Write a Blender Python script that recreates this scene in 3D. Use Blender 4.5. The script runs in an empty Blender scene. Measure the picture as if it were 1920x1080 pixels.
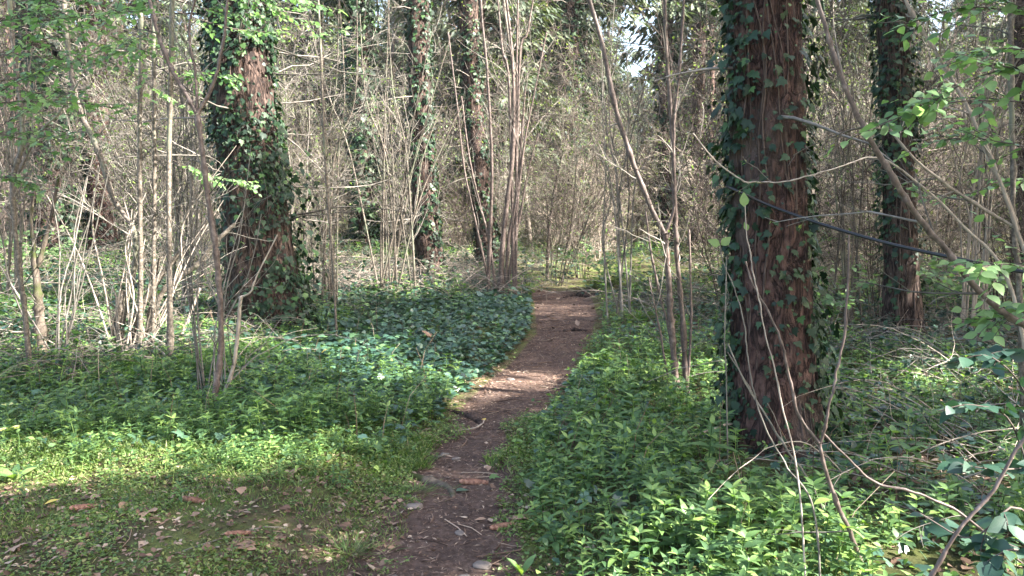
import bpy, math, random
import numpy as np
from mathutils import Vector
R = math.radians
C = bpy.context.scene.collection
# ------------------------------------------------------------------ camera, sky, sun, exposure
F = 1507.0; PITCH = R(5.5); EYE = 1.5
cd = bpy.data.cameras.new('camera'); cam = bpy.data.objects.new('camera', cd); C.objects.link(cam)
cam.location = (0, 0, EYE); cam.rotation_euler = (R(90)-PITCH, 0, 0)
cd.sensor_width = 36; cd.lens = 36*F/1920; cd.clip_end = 600; cd.clip_start = 0.05
bpy.context.scene.camera = cam
SUN_EL = R(38); SUN_AZ = R(108)          # azimuth clockwise from the view direction (+Y)
sdir = np.array([math.sin(SUN_AZ)*math.cos(SUN_EL), math.cos(SUN_AZ)*math.cos(SUN_EL), math.sin(SUN_EL)])
w = bpy.data.worlds.new('World'); bpy.context.scene.world = w; w.use_nodes = True
nt = w.node_tree; sky = nt.nodes.new('ShaderNodeTexSky'); sky.sky_type = 'NISHITA'; sky.sun_disc = False
sky.sun_elevation = SUN_EL; sky.sun_rotation = SUN_AZ; sky.air_density = 1.0; sky.dust_density = 4.5; sky.ozone_density = .7
nt.links.new(sky.outputs[0], nt.nodes['Background'].inputs[0]); nt.nodes['Background'].inputs[1].default_value = 0.11
sl = bpy.data.lights.new('sun', 'SUN'); sl.energy = 5.0; sl.angle = R(0.55); sl.color = (1, .96, .90)
so = bpy.data.objects.new('sun', sl); C.objects.link(so)
so.rotation_euler = Vector(sdir).to_track_quat('Z', 'Y').to_euler(); so.location = (20, -5, 30)
sc = bpy.context.scene
sc.view_settings.view_transform = 'Standard'; sc.view_settings.look = 'None'; sc.view_settings.gamma = 1
sc.view_settings.exposure = 3.0
sc.render.engine = 'CYCLES'
cy = sc.cycles; cy.max_bounces = 6; cy.diffuse_bounces = 3; cy.glossy_bounces = 2; cy.transmission_bounces = 3
cy.transparent_max_bounces = 4; cy.use_denoising = True; cy.use_adaptive_sampling = False; cy.sample_clamp_indirect = 3.0; cy.caustics_reflective = False; cy.caustics_refractive = False

# ------------------------------------------------------------------ projection helper (a pixel of the photo and a depth -> a point)
def at(px, py, Y):
    xc = (px-960)/F; zc = (540-py)/F
    dy = math.cos(PITCH)+zc*math.sin(PITCH); dz = -math.sin(PITCH)+zc*math.cos(PITCH)
    t = Y/dy
    return np.array([xc*t, Y, EYE+dz*t])
def gy(py):                                 # distance at which flat ground is seen at this height of the picture
    a = PITCH+math.atan((py-540)/F); return EYE/math.tan(a)

# ------------------------------------------------------------------ mesh collector
class MB:
    def __init__(s): s.v = []; s.f = []; s.n = 0; s.lines = []
    def add(s, V, faces):                   # V (n,3), faces list of int arrays (k,m)
        V = np.asarray(V, np.float32).reshape(-1, 3)
        s.v.append(V)
        for f in faces: s.f.append(np.asarray(f, np.int64)+s.n)
        s.n += len(V)
    def tube(s, P, r, sides=6): s.lines.append((np.asarray(P, float), np.asarray(r, float)*np.ones(len(P)), sides))
    def flush(s):
        g = {}
        for P, r, k in s.lines: g.setdefault((len(P), k), []).append((P, r))
        s.lines = []
        for (n, k), L in g.items():
            P = np.stack([a for a, b in L]); r = np.stack([b for a, b in L]); K = len(L)
            T = np.gradient(P, axis=1); T /= np.linalg.norm(T, axis=2, keepdims=True)+1e-9
            D = P[:, -1]-P[:, 0]; D /= np.linalg.norm(D, axis=1, keepdims=True)+1e-9
            ref = np.where(np.abs(D[:, 2:3]) > .8, np.array([[1., 0.13, 0]]), np.array([[0.11, 0, 1.]]))
            U = np.cross(T, ref[:, None, :]); U /= np.linalg.norm(U, axis=2, keepdims=True)+1e-9
            W = np.cross(T, U)
            a = np.arange(k)*2*math.pi/k
            V = P[:, :, None, :]+r[:, :, None, None]*(U[:, :, None, :]*np.cos(a)[None, None, :, None]+W[:, :, None, :]*np.sin(a)[None, None, :, None])
            i = np.arange(n-1)[:, None]*k; j = np.arange(k)[None, :]; j2 = (j+1) % k
            q = np.stack([i+j, i+j2, i+k+j2, i+k+j], -1).reshape(-1, 4)
            Q = (q[None]+(np.arange(K)*n*k)[:, None, None]).reshape(-1, 4)
            s.add(V.reshape(-1, 3), [Q])
    def inst(s, tmpl, pos, ax, nm, sc):     # copies of a small template: its y axis along ax, its z axis near nm
        V, faces = tmpl; pos = np.asarray(pos, float); N = len(pos)
        if N == 0: return
        ax = ax/(np.linalg.norm(ax, axis=1, keepdims=True)+1e-9)
        x = np.cross(ax, nm); x /= np.linalg.norm(x, axis=1, keepdims=True)+1e-9
        z = np.cross(x, ax)
        sc = np.asarray(sc, float)*np.ones(N)
        M = np.stack([x, ax, z], 1)*sc[:, None, None]
        W = np.einsum('mi,nij->nmj', V, M)+pos[:, None, :]
        s.add(W.reshape(-1, 3), [(f[None]+(np.arange(N)*len(V))[:, None, None]).reshape(-1, f.shape[1]) for f in faces])
    def build(s, name, mat, parent=None, smooth=True):
        s.flush()
        me = bpy.data.meshes.new(name)
        if s.n:
            V = np.concatenate(s.v); me.vertices.add(len(V)); me.vertices.foreach_set('co', V.ravel())
            li = np.concatenate([f.ravel() for f in s.f]).astype(np.int32)
            sz = np.concatenate([np.full(len(f), f.shape[1]) for f in s.f])
            st = np.concatenate([[0], np.cumsum(sz)[:-1]]).astype(np.int32)
            me.loops.add(len(li)); me.loops.foreach_set('vertex_index', li)
            me.polygons.add(len(sz)); me.polygons.foreach_set('loop_start', st)
            me.polygons.foreach_set('use_smooth', np.full(len(sz), smooth, bool))
            me.update(calc_edges=True)
        me.materials.append(mat)
        o = bpy.data.objects.new(name, me); C.objects.link(o)
        if parent is not None: o.parent = parent
        return o
def tag(o, label=None, cat=None, group=None, kind=None):
    if label: o['label'] = label
    if cat: o['category'] = cat
    if group: o['group'] = group
    if kind: o['kind'] = kind
    return o
def thing(name, label, cat, loc=(0, 0, 0), group=None):
    o = bpy.data.objects.new(name, None); C.objects.link(o); o.location = [float(q) for q in loc]; o.empty_display_size = .1
    return tag(o, label, cat, group)
def copy_tree(o, loc=None, rz=0, s=1, label=None, group=None, parent=None):
    c = o.copy(); C.objects.link(c)
    if parent is not None: c.parent = parent
    else:
        c.location = loc; c.rotation_euler = (0, 0, rz); c.scale = (s, s, s)
        if label: c['label'] = label
        if group: c['group'] = group
    for ch in list(o.children): copy_tree(ch, parent=c)
    return c

# ------------------------------------------------------------------ materials
def mat(name):
    m = bpy.data.materials.new(name); m.use_nodes = True; n = m.node_tree
    return m, n, n.nodes['Principled BSDF']
def ramp(n, cols, fac):
    r = n.nodes.new('ShaderNodeValToRGB'); e = r.color_ramp.elements
    while len(e) < len(cols): e.new(.5)
    for i, c in enumerate(cols):
        e[i].position = c[0]; e[i].color = (*c[1], 1)
    n.links.new(fac, r.inputs[0]); return r.outputs[0]
def noise(n, scale, detail=4, vec=None, rough=.55, dist=0):
    t = n.nodes.new('ShaderNodeTexNoise'); t.inputs['Scale'].default_value = scale; t.inputs['Detail'].default_value = detail
    t.inputs['Roughness'].default_value = rough; t.inputs['Distortion'].default_value = dist
    if vec is not None: n.links.new(vec, t.inputs['Vector'])
    return t.outputs['Fac']
def coords(n, sx=1, sy=1, sz=1, out='Object'):
    c = n.nodes.new('ShaderNodeTexCoord'); mp = n.nodes.new('ShaderNodeMapping')
    mp.inputs['Scale'].default_value = (sx, sy, sz); n.links.new(c.outputs[out], mp.inputs[0]); return mp.outputs[0]
def mixc(n, fac, a, b, mode='MIX'):
    m = n.nodes.new('ShaderNodeMix'); m.data_type = 'RGBA'; m.blend_type = mode
    for s, v in ((0, fac), (6, a), (7, b)):
        if isinstance(v, (int, float)): m.inputs[s].default_value = v
        elif isinstance(v, tuple): m.inputs[s].default_value = (*v, 1)
        else: n.links.new(v, m.inputs[s])
    return m.outputs[2]
def bump(n, b, h, strength=.5, dist=.01):
    q = n.nodes.new('ShaderNodeBump'); q.inputs['Strength'].default_value = strength; q.inputs['Distance'].default_value = dist
    n.links.new(h, q.inputs['Height']); n.links.new(q.outputs[0], b.inputs['Normal'])
def leafmat(name, cols, rough=.5, trans=.35, spec=.5, tcol=None):
    m, n, b = mat(name)
    g = n.nodes.new('ShaderNodeNewGeometry')
    c = ramp(n, cols, g.outputs['Random Per Island'])
    nz = noise(n, 1.3, 3, coords(n)); c2 = mixc(n, .5, c, ramp(n, [(.35, (.72, .72, .72)), (.65, (1.25, 1.2, 1.1))], nz), 'MULTIPLY')
    c3 = mixc(n, .35, c2, ramp(n, [(.3, (.7, .75, .7)), (.7, (1.2, 1.2, 1.1))], noise(n, 60, 2, coords(n))), 'MULTIPLY')
    n.links.new(c3, b.inputs['Base Color']); b.inputs['Roughness'].default_value = rough
    b.inputs['Specular IOR Level'].default_value = spec
    if trans:
        t = n.nodes.new('ShaderNodeBsdfTranslucent')
        n.links.new(mixc(n, 1, c3, tcol or (1.5, 1.7, .6), 'MULTIPLY'), t.inputs[0])
        mx = n.nodes.new('ShaderNodeMixShader'); mx.inputs[0].default_value = trans
        n.links.new(b.outputs[0], mx.inputs[1]); n.links.new(t.outputs[0], mx.inputs[2])
        n.links.new(mx.outputs[0], n.nodes['Material Output'].inputs[0])
    return m
def barkmat(name, cols, sc=(9, 9, 1.6), bs=.6, bd=.01, moss=None, island=.0, rough=.85, patch=None, crack=0):
    m, n, b = mat(name); v = coords(n, *sc)
    f = noise(n, 3, 6, v, .62, .4)
    c = ramp(n, cols, f)
    if island:
        g = n.nodes.new('ShaderNodeNewGeometry')
        c = mixc(n, island, c, ramp(n, [(0, (.28, .27, .26)), (.35, (.6, .6, .56)), (.75, (1.15, 1.12, 1.08)), (1, (1.75, 1.72, 1.7))], g.outputs['Random Per Island']), 'MULTIPLY')
    if crack:
        cn = noise(n, crack, 5, coords(n, 1, 1, .30), .6, .8); ms = n.nodes.new('ShaderNodeMath'); ms.operation = 'SUBTRACT'; ms.inputs[1].default_value = .5; n.links.new(cn, ms.inputs[0])
        ma = n.nodes.new('ShaderNodeMath'); ma.operation = 'ABSOLUTE'; n.links.new(ms.outputs[0], ma.inputs[0])
        ck = ramp(n, [(0, (.12, .10, .10)), (.035, (.55, .5, .5)), (.09, (1.25, 1.2, 1.2))], ma.outputs[0]); c = mixc(n, 1, c, ck, 'MULTIPLY')
    if patch:
        c = mixc(n, ramp(n, [(.52, (0, 0, 0)), (.62, (1, 1, 1))], noise(n, 2.2, 4, coords(n, 1, 1, .5))), c, patch)
    if moss:
        c = mixc(n, ramp(n, [(moss[1], (0, 0, 0)), (moss[1]+.1, (1, 1, 1))], noise(n, 3.5, 5, coords(n))), c, moss[0])
    n.links.new(c, b.inputs['Base Color']); b.inputs['Roughness'].default_value = rough
    b.inputs['Specular IOR Level'].default_value = .25
    h = noise(n, 7, 6, v, .7)
    if crack:
        mm = n.nodes.new('ShaderNodeMath'); mm.operation = 'MULTIPLY'; n.links.new(h, mm.inputs[0]); n.links.new(ck, mm.inputs[1]); h = mm.outputs[0]
    bump(n, b, h, bs, bd)
    return m
M = {}
M['hazel'] = barkmat('hazel bark', [(.3, (.045, .037, .030)), (.5, (.12, .10, .08)), (.62, (.2, .17, .14)), (.8, (.36, .32, .27))], (14, 14, 14), .3, .003, island=.6, rough=.6, patch=(.17, .18, .12))
M['twig'] = barkmat('grey brown twigs', [(.3, (.10, .088, .076)), (.6, (.20, .182, .158)), (.85, (.35, .33, .295))], (6, 6, 6), .1, .002, island=.85, rough=.7)
M['darktwig'] = barkmat('dark twigs', [(.3, (.045, .035, .03)), (.7, (.12, .095, .08))], (6, 6, 6), .1, .002, island=.5)
M['pale'] = barkmat('pale dead wood', [(.3, (.20, .16, .13)), (.6, (.40, .34, .28)), (.85, (.52, .46, .39))], (10, 10, 3), .2, .002, island=.3)
M['redstem'] = barkmat('reddish young bark', [(.3, (.055, .040, .034)), (.55, (.14, .105, .09)), (.8, (.30, .25, .22))], (12, 12, 9), .2, .002, island=.2, rough=.5)
M['redbark'] = barkmat('red brown conifer bark', [(.25, (.022, .013, .011)), (.45, (.075, .042, .034)), (.68, (.13, .08, .064)), (.9, (.24, .18, .155))], (9, 9, 3.6), .9, .03, patch=(.10, .072, .060), crack=16)
M['darkbark'] = barkmat('dark furrowed bark', [(.3, (.03, .02, .016)), (.6, (.09, .062, .048)), (.85, (.13, .098, .08))], (9, 9, 1.6), .9, .02, crack=12)  # dark bark, deepened further to stand in for shade on the trunks
M['palebark'] = barkmat('pale pinkish bark', [(.3, (.05, .032, .026)), (.55, (.17, .115, .09)), (.85, (.36, .27, .22))], (7, 7, 1.3), .9, .02, crack=9)
M['mossbark'] = barkmat('mossy bark', [(.3, (.04, .03, .025)), (.7, (.15, .12, .09))], (9, 9, 2), .8, .01, moss=((.045, .055, .014), .5))
M['ivystem'] = barkmat('ivy stem bark', [(.3, (.05, .033, .027)), (.7, (.14, .10, .08))], (9, 9, 4), .5, .004, island=.4)
M['ivy'] = leafmat('ivy leaves', [(0, (.008, .022, .012)), (.5, (.015, .040, .018)), (.85, (.028, .062, .025)), (1, (.06, .12, .035))], .5, .12, .3)
M['ivyground'] = leafmat('ground ivy leaves', [(0, (.022, .056, .040)), (.5, (.042, .098, .066)), (.85, (.075, .145, .078)), (1, (.13, .23, .075))], .38, .15, .7)  # paler and bluer than the trunk ivy: sky light put into the colour
M['mercury'] = leafmat('soft herb leaves', [(0, (.044, .095, .038)), (.35, (.080, .155, .055)), (.75, (.14, .235, .072)), (1, (.27, .37, .11))], .5, .35)
M['young'] = leafmat('young tree leaves', [(0, (.10, .18, .085)), (.5, (.15, .25, .11)), (1, (.24, .35, .15))], .45, .45, .5, (1.35, 1.6, .9))
M['bud'] = leafmat('opening buds', [(0, (.09, .15, .05)), (.6, (.16, .24, .08)), (1, (.30, .34, .16))], .5, .4)
M['dark'] = leafmat('dark bramble leaves', [(0, (.016, .045, .032)), (1, (.035, .085, .05))], .4, .12)
M['needle'] = leafmat('conifer needles', [(0, (.035, .052, .036)), (.5, (.06, .085, .055)), (1, (.11, .13, .075))], .6, .15, .3)
M['grass'] = leafmat('grass blades', [(0, (.07, .12, .035)), (.5, (.12, .19, .05)), (.85, (.18, .25, .07)), (1, (.34, .29, .17))], .5, .35)
M['mossy'] = leafmat('yellow green moss', [(0, (.08, .105, .03)), (1, (.17, .19, .065))], .8, .2)
M['litter'] = leafmat('dry leaf litter', [(0, (.06, .035, .026)), (.35, (.15, .09, .065)), (.7, (.26, .17, .125)), (1, (.46, .36, .28))], .7, .1, .3, (1.2, 1, .8))
M['dryleaf'] = leafmat('dead brown leaf', [(0, (.22, .12, .075)), (1, (.42, .28, .20))], .6, .1, .3, (1.2, 1, .8))
M['yellow'] = leafmat('yellowed leaf', [(0, (.62, .42, .05)), (1, (.70, .55, .12))], .5, .2)
M['primrose'] = leafmat('cream petals', [(0, (.62, .62, .30)), (1, (.72, .70, .42))], .5, .3)
def conemat():
    m, n, b = mat('spruce cone scales'); g = n.nodes.new('ShaderNodeNewGeometry')
    n.links.new(ramp(n, [(0, (.14, .06, .035)), (.6, (.26, .12, .07)), (1, (.38, .2, .13))], g.outputs['Random Per Island']), b.inputs['Base Color'])
    b.inputs['Roughness'].default_value = .55; return m
M['cone'] = conemat()
def stonemat():
    m, n, b = mat('pale limestone'); f = noise(n, 14, 6, coords(n))
    n.links.new(ramp(n, [(.3, (.09, .072, .06)), (.7, (.23, .19, .165))], f), b.inputs['Base Color']); b.inputs['Roughness'].default_value = .9
    bump(n, b, f, .6, .01); return m
M['stone'] = stonemat()
def cablemat():
    m, n, b = mat('black rubber cable'); v = noise(n, 40, 3, coords(n))
    n.links.new(ramp(n, [(.3, (.006, .006, .007)), (.7, (.014, .014, .016))], v), b.inputs['Base Color']); b.inputs['Roughness'].default_value = .42; return m
M['cable'] = cablemat()

# ------------------------------------------------------------------ numeric noise
class VN:
    def __init__(s, seed, n=64): s.g = np.random.default_rng(seed).random((n, n)); s.n = n
    def __call__(s, x, y):
        x = np.asarray(x, float); y = np.asarray(y, float); i = np.floor(x).astype(int); j = np.floor(y).astype(int)
        u = x-i; v = y-j; u = u*u*(3-2*u); v = v*v*(3-2*v); g = s.g; n = s.n
        a = g[i % n, j % n]; b = g[(i+1) % n, j % n]; c = g[i % n, (j+1) % n]; d = g[(i+1) % n, (j+1) % n]
        return (a*(1-u)+b*u)*(1-v)+(c*(1-u)+d*u)*v
vn = VN(3); vn2 = VN(9)
def fbm(x, y, o=3): return sum(vn(x*2**k+7*k, y*2**k+3*k)/2**k for k in range(o))/(2-2**(1-o))

# ------------------------------------------------------------------ path and ground
PY = [1.0, 3.0, 3.4, 4.1, 4.5, 5.0, 5.6, 6.4, 7.4, 8.9, 9.9, 11.6, 13.7, 15.2, 17, 20, 26]
PL = [-.9, -.75, -.62, -.60, -.58, -.52, -.44, -.33, -.14, .14, .33, .36, .40, .35, .9, 2.6, 6]
PR = [.15, .10, .02, .0, -.02, -.01, .07, .33, .50, .77, .96, 1.22, 1.36, 1.15, 1.7, 3.2, 6.6]
def pl(y): return np.interp(y, PY, PL)
def pr(y): return np.interp(y, PY, PR)
def pathd(x, y):                            # <0 inside the path, metres to its edge
    return np.maximum(pl(y)-x, x-pr(y))
def sstep(a, b, x): t = np.clip((x-a)/(b-a), 0, 1); return t*t*(3-2*t)
def ground(x, y):
    x = np.asarray(x, float); y = np.asarray(y, float)
    d = pathd(x, y)+.12*(fbm(x*2.3, y*2.3)-.5)
    bank = sstep(-.05, .7, d)
    z = .06*(fbm(x*.5, y*.5)-.5)*2+.10*bank*(.6+.8*fbm(x*.9+5, y*.9))-.03
    z = z+.022*(fbm(x*5, y*5)-.5)+.012*(fbm(x*17, y*17)-.5)
    z = z*sstep(0, 2, np.hypot(x, y)+.5)
    z = z+.35*sstep(14, 30, y)*fbm(x*.15, y*.15)+.25*sstep(-2, -6, x)*sstep(5, 12, y)
    return z
def gz(x, y): return float(ground(np.array(x), np.array(y)))
def gmesh():
    mb = MB()
    xs = np.concatenate([-np.geomspace(300, 9, 30)[:-1], np.arange(-9, 9.01, .06), np.geomspace(9, 300, 30)[1:]])
    ys = np.concatenate([-np.geomspace(100, 2, 10)[:-1], np.arange(-2, 2, .5), np.arange(2, 8, .03), np.arange(8, 18, .07), np.geomspace(18, 350, 60)])
    X, Y = np.meshgrid(xs, ys); Z = ground(X, Y)
    V = np.stack([X, Y, Z], -1).reshape(-1, 3); a, b = len(ys), len(xs)
    i = np.arange(a-1)[:, None]*b+np.arange(b-1)[None]
    mb.add(V, [np.stack([i, i+1, i+b+1, i+b], -1).reshape(-1, 4)])
    m, n, bs = mat('woodland floor'); v = coords(n)
    at_ = n.nodes.new('ShaderNodeAttribute'); at_.attribute_name = 'trodden'
    soil = ramp(n, [(.25, (.030, .019, .015)), (.45, (.085, .056, .044)), (.62, (.145, .10, .08)), (.8, (.28, .21, .17))], noise(n, 26, 8, v, .75))
    soil = mixc(n, .6, soil, ramp(n, [(.35, (.6, .58, .6)), (.65, (1.35, 1.3, 1.25))], noise(n, 3, 4, v)), 'MULTIPLY')
    wood = ramp(n, [(.3, (.025, .024, .014)), (.5, (.07, .065, .03)), (.7, (.12, .085, .055))], noise(n, 18, 8, v, .7))
    moss = ramp(n, [(.3, (.05, .065, .02)), (.7, (.17, .19, .055))], noise(n, 40, 5, v, .7))
    wood = mixc(n, ramp(n, [(.45, (0, 0, 0)), (.6, (1, 1, 1))], noise(n, 2.2, 5, v, .6)), wood, moss)
    edge = n.nodes.new('ShaderNodeMath'); edge.operation = 'ADD'
    sub = n.nodes.new('ShaderNodeMath'); sub.operation = 'MULTIPLY_ADD'; sub.inputs[1].default_value = .5; sub.inputs[2].default_value = -.25
    n.links.new(noise(n, 7, 5, v, .7), sub.inputs[0]); n.links.new(at_.outputs['Fac'], edge.inputs[0]); n.links.new(sub.outputs[0], edge.inputs[1])
    f = ramp(n, [(.4, (0, 0, 0)), (.6, (1, 1, 1))], edge.outputs[0])
    n.links.new(mixc(n, f, wood, soil), bs.inputs['Base Color']); bs.inputs['Roughness'].default_value = .95; bs.inputs['Specular IOR Level'].default_value = .2
    bump(n, bs, noise(n, 45, 8, v, .8), .9, .02)
    o = mb.build('ground', m); tag(o, kind='structure')
    d = pathd(V[:, 0], V[:, 1]); tr = (1-sstep(-.08, .12, d))*sstep(16.5, 14.2, V[:, 1])
    lw = .52*sstep(4.5, 3.8, V[:, 1])*(V[:, 0] < 0)*(1-sstep(0.1, 1.6, d)); tr = np.maximum(tr, lw)
    A = o.data.attributes.new('trodden', 'FLOAT', 'POINT'); A.data.foreach_set('value', tr.astype(np.float32))
gmesh()

# ------------------------------------------------------------------ leaf templates (unit length along +Y)
def lance(w=.2, fold=.06, droop=.15, wp=.4):
    ys = [0, wp*.5, wp, (1+wp)/2, 1]; ws = [0, w*.8, w, w*.6, 0]
    V = []; 
    for y, q in zip(ys, ws): V += [(-q, y, fold*(q/w)-droop*y*y), (0, y, -droop*y*y), (q, y, fold*(q/w)-droop*y*y)]
    f = [[3*i, 3*i+1, 3*i+4, 3*i+3] for i in range(4)]+[[3*i+1, 3*i+2, 3*i+5, 3*i+4] for i in range(4)]
    return np.array(V, float), [np.array(f)]
def simple(w=.25, fold=.08):
    V = [(0, 0, 0), (w, .45, fold), (0, 1, -.08), (-w, .45, fold)]; return np.array(V, float), [np.array([[0, 1, 2], [0, 2, 3]])]
def fan(pts, cen, cup=.08):
    n = len(pts); V = [(cen[0], cen[1], -.02)]+[(x, y, cup*((x-cen[0])**2+(y-cen[1])**2)*2) for x, y in pts]
    return np.array(V, float), [np.array([[0, 1+i, 1+(i+1) % n] for i in range(n)])]
IVY = fan([(0, 0), (.16, -.12), (.34, -.02), (.5, .1), (.34, .28), (.46, .52), (.22, .5), (0, 1), (-.22, .5), (-.46, .52), (-.34, .28), (-.5, .1), (-.34, -.02), (-.16, -.12)], (0, .25), -.12)
MAPLE = fan([(0, 0), (.3, -.1), (.55, .0), (.42, .2), (.72, .5), (.4, .48), (.3, .6), (.12, .55), (0, 1), (-.12, .55), (-.3, .6), (-.4, .48), (-.72, .5), (-.42, .2), (-.55, 0), (-.3, -.1)], (0, .25), -.1)
OVAL = lance(.33, .05, .18, .45); LANCE = lance(.19, .05, .3, .4); BROAD = lance(.28, .04, .35, .5)
SMALL = simple(.28, .06); NEED = simple(.10, .03)
def rv(rng, n): v = rng.normal(size=(n, 3)); return v/np.linalg.norm(v, axis=1, keepdims=True)

# ------------------------------------------------------------------ ground cover: nobody could count it
def scatter(rng, n, x0, x1, y0, y1): return rng.uniform(x0, x1, n), rng.uniform(y0, y1, n)
def inview(x, y, m=1.7): return np.abs(x) < .66*y+m
def herb_template(rng, npairs=4, leafL=.42, w=.19):
    mb = MB(); mb.tube([(0, 0, 0), (.02, .01, .5), (0, 0, 1)], [.014, .012, .008], 4); mb.flush()
    L = lance(w, .04, .35, .4); P, A, N, S = [], [], [], []
    for k in range(npairs):
        h = .45+.55*k/(npairs-1); up = .15+.65*(k/(npairs-1))**1.5
        for q in range(2 if k < npairs-1 else 4):
            a = k*math.pi/2+q*(math.pi if k < npairs-1 else math.pi/2)+rng.uniform(-.3, .3)
            d = np.array([math.cos(a), math.sin(a), up]); P.append((0, 0, h)); A.append(d); N.append((-math.cos(a)*up, -math.sin(a)*up, 1))
            S.append(leafL*(1-.35*(k/(npairs-1))**2)*rng.uniform(.8, 1.15))
    mb.inst(L, np.array(P), np.array(A), np.array(N), np.array(S)); mb.flush()
    V = np.concatenate(mb.v); fs = {}
    for f in mb.f: fs.setdefault(f.shape[1], []).append(f)
    # template axis is Z: rotate so that +Y is up the stem
    return np.stack([V[:, 0], V[:, 2], -V[:, 1]], 1), [np.concatenate(q) for q in fs.values()]
rng = np.random.default_rng(11)
HERB = [herb_template(rng, 4) for _ in range(4)]+[herb_template(rng, 5, .36) for _ in range(3)]
def herbs(mb, x, y, h, rng):
    n = len(x); z = ground(x, y)-.01; up = np.stack([rng.normal(0, .16, n), rng.normal(0, .16, n), np.ones(n)], 1)
    a = rng.uniform(0, 6.3, n); nm = np.stack([np.cos(a), np.sin(a), np.zeros(n)], 1); k = rng.integers(0, len(HERB), n)
    for i, t in enumerate(HERB):
        s = k == i; mb.inst(t, np.stack([x, y, z], 1)[s], up[s], nm[s], h[s])
def leaves_flat(mb, t, x, y, z, s, rng, tilt=.5, size=None):
    n = len(x); a = rng.uniform(0, 6.3, n); ax = np.stack([np.cos(a), np.sin(a), rng.normal(0, tilt*.6, n)], 1)
    nm = np.stack([rng.normal(0, tilt, n), rng.normal(0, tilt, n), np.ones(n)], 1); mb.inst(t, np.stack([x, y, z], 1), ax, nm, s)

def zone_right_litter(x, y): return sstep(1.25, 1.9, x-.0*y+.25*(fbm(x, y)-.5))
mb = MB()
# herb carpet left of the path
x, y = scatter(rng, 17000, -9, 0, 4.2, 11); d = -pathd(x, y)*-1
left = (x < pl(y)-.10-.12*fbm(x*3, y*3)) & inview(x, y)
ivyish = sstep(-3.2, -1.6, x)*sstep(5.9, 7.0, y)
keep = left & (rng.random(len(x)) > .97*ivyish) & (y > 4.55+.5*fbm(x*1.5, 3.3)+.25*(x > -1.2)) & (fbm(x*1.7+3, y*1.7) > .30)
x, y = x[keep], y[keep]; h = rng.uniform(.08, .20, len(x))*(.35+1.3*fbm(x*1.2, y*1.2)); herbs(mb, x, y, h, rng)
x, y = scatter(rng, 2600, -4, -.3, 3.7, 5.3); k = (x < pl(y)-.15) & inview(x, y) & (rng.random(len(x)) < .06+.94*sstep(4.0, 4.5, y+.5*(fbm(x*2, y*2)-.5))) & (fbm(x*2.5, y*2.5+2) > .42); x, y = x[k], y[k]
herbs(mb, x, y, rng.uniform(.05, .14, len(x)), rng)
# right of the path
x, y = scatter(rng, 11000, 0, 4.5, 2.2, 11)
dd = pathd(x, y); lit = zone_right_litter(x, y)
keep = (x > pr(y)+.06+.12*fbm(x*3, y*3)) & inview(x, y) & (rng.random(len(x)) > .55*lit) & (rng.random(len(x)) > .8*sstep(6.8, 9, y))
keep &= (fbm(x*2+8, y*2) > .33) & (np.hypot(x-1.57, (y-4.75)) > .34) & ~((np.abs(x-1.48) < .25) & (y > 3.9) & (y < 4.8)); x, y = x[keep], y[keep]; h = rng.uniform(.08, .22, len(x))*(.45+1.15*fbm(x*1.3, y*1.3))*sstep(-.25, .25, pathd(x, y)); herbs(mb, x, y, h, rng)
x, y = scatter(rng, 420, -5, 3, 2.8, 9); k = inview(x, y) & (pathd(x, y) > .3) & ((x > 0) | (y > 4.9)) & (rng.random(len(x)) > sstep(-3.2, -1.6, x)*sstep(5.7, 6.6, y)*(x < 0)) & (np.hypot(x-1.5, y-4.4) > .5); x, y = x[k], y[k]
herbs(mb, x, y, rng.uniform(.2, .33, len(x)), rng)
# far clearing on the left, banks at the end of the path
x, y = scatter(rng, 4000, -16, 10, 11, 26)
keep = inview(x, y) & (pathd(x, y) > .1) & (fbm(x*.5, y*.5) > .42); x, y = x[keep], y[keep]
herbs(mb, x, y, rng.uniform(.18, .4, len(x)), rng)
x, y = scatter(rng, 26000, -6, 4.5, 2.4, 9); k = inview(x, y) & (pathd(x, y) > .02) & (fbm(x*2.4, y*2.4+5) > .45) & ((x > 0) | (y > 4.3)) & ((x > 0) | (rng.random(len(x)) > sstep(-3.2, -1.6, x)*sstep(5.7, 6.6, y))); x, y = x[k], y[k]
leaves_flat(mb, OVAL, x, y, ground(x, y)+rng.uniform(.01, .14, len(x)), rng.uniform(.015, .05, len(x)), rng, .6)
tag(mb.build('herb_undergrowth', M['mercury']), 'carpet of soft green leafy herbs on both sides of the path', 'undergrowth', kind='stuff')
mb = MB()
def ivy_patch(n, x0, x1, y0, y1, sel, hmax=.13, s0=.035, s1=.075):
    x, y = scatter(rng, n, x0, x1, y0, y1); k = sel(x, y) & inview(x, y) & (pathd(x, y) > .02+.15*fbm(x*3, y*3)); x, y = x[k], y[k]
    z = ground(x, y)+rng.uniform(.01, hmax, len(x))*(.3+1.2*fbm(x*1.3, y*1.3)); leaves_flat(mb, IVY, x, y, z, rng.uniform(s0, s1, len(x)), rng, .42)
ivy_patch(34000, -4.2, .6, 5.4, 14.5, lambda x, y: rng.random(len(x)) < .12+.88*sstep(-4, -2.2, x)*sstep(5.6, 6.6, y))
ivy_patch(9000, -9, 0, 4.6, 9, lambda x, y: (fbm(x, y) > .35), .10)
ivy_patch(15000, 0, 9, 2.6, 12, lambda x, y: rng.random(len(x)) < .55+.45*sstep(1.2, 1.9, x), .14)
ivy_patch(26000, -22, 20, 11, 34, lambda x, y: fbm(x*.4, y*.4) < .62, .25, .06, .13)
ivy_patch(9000, -12, -1, 7.5, 14, lambda x, y: x > -99, .25, .05, .09)
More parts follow.
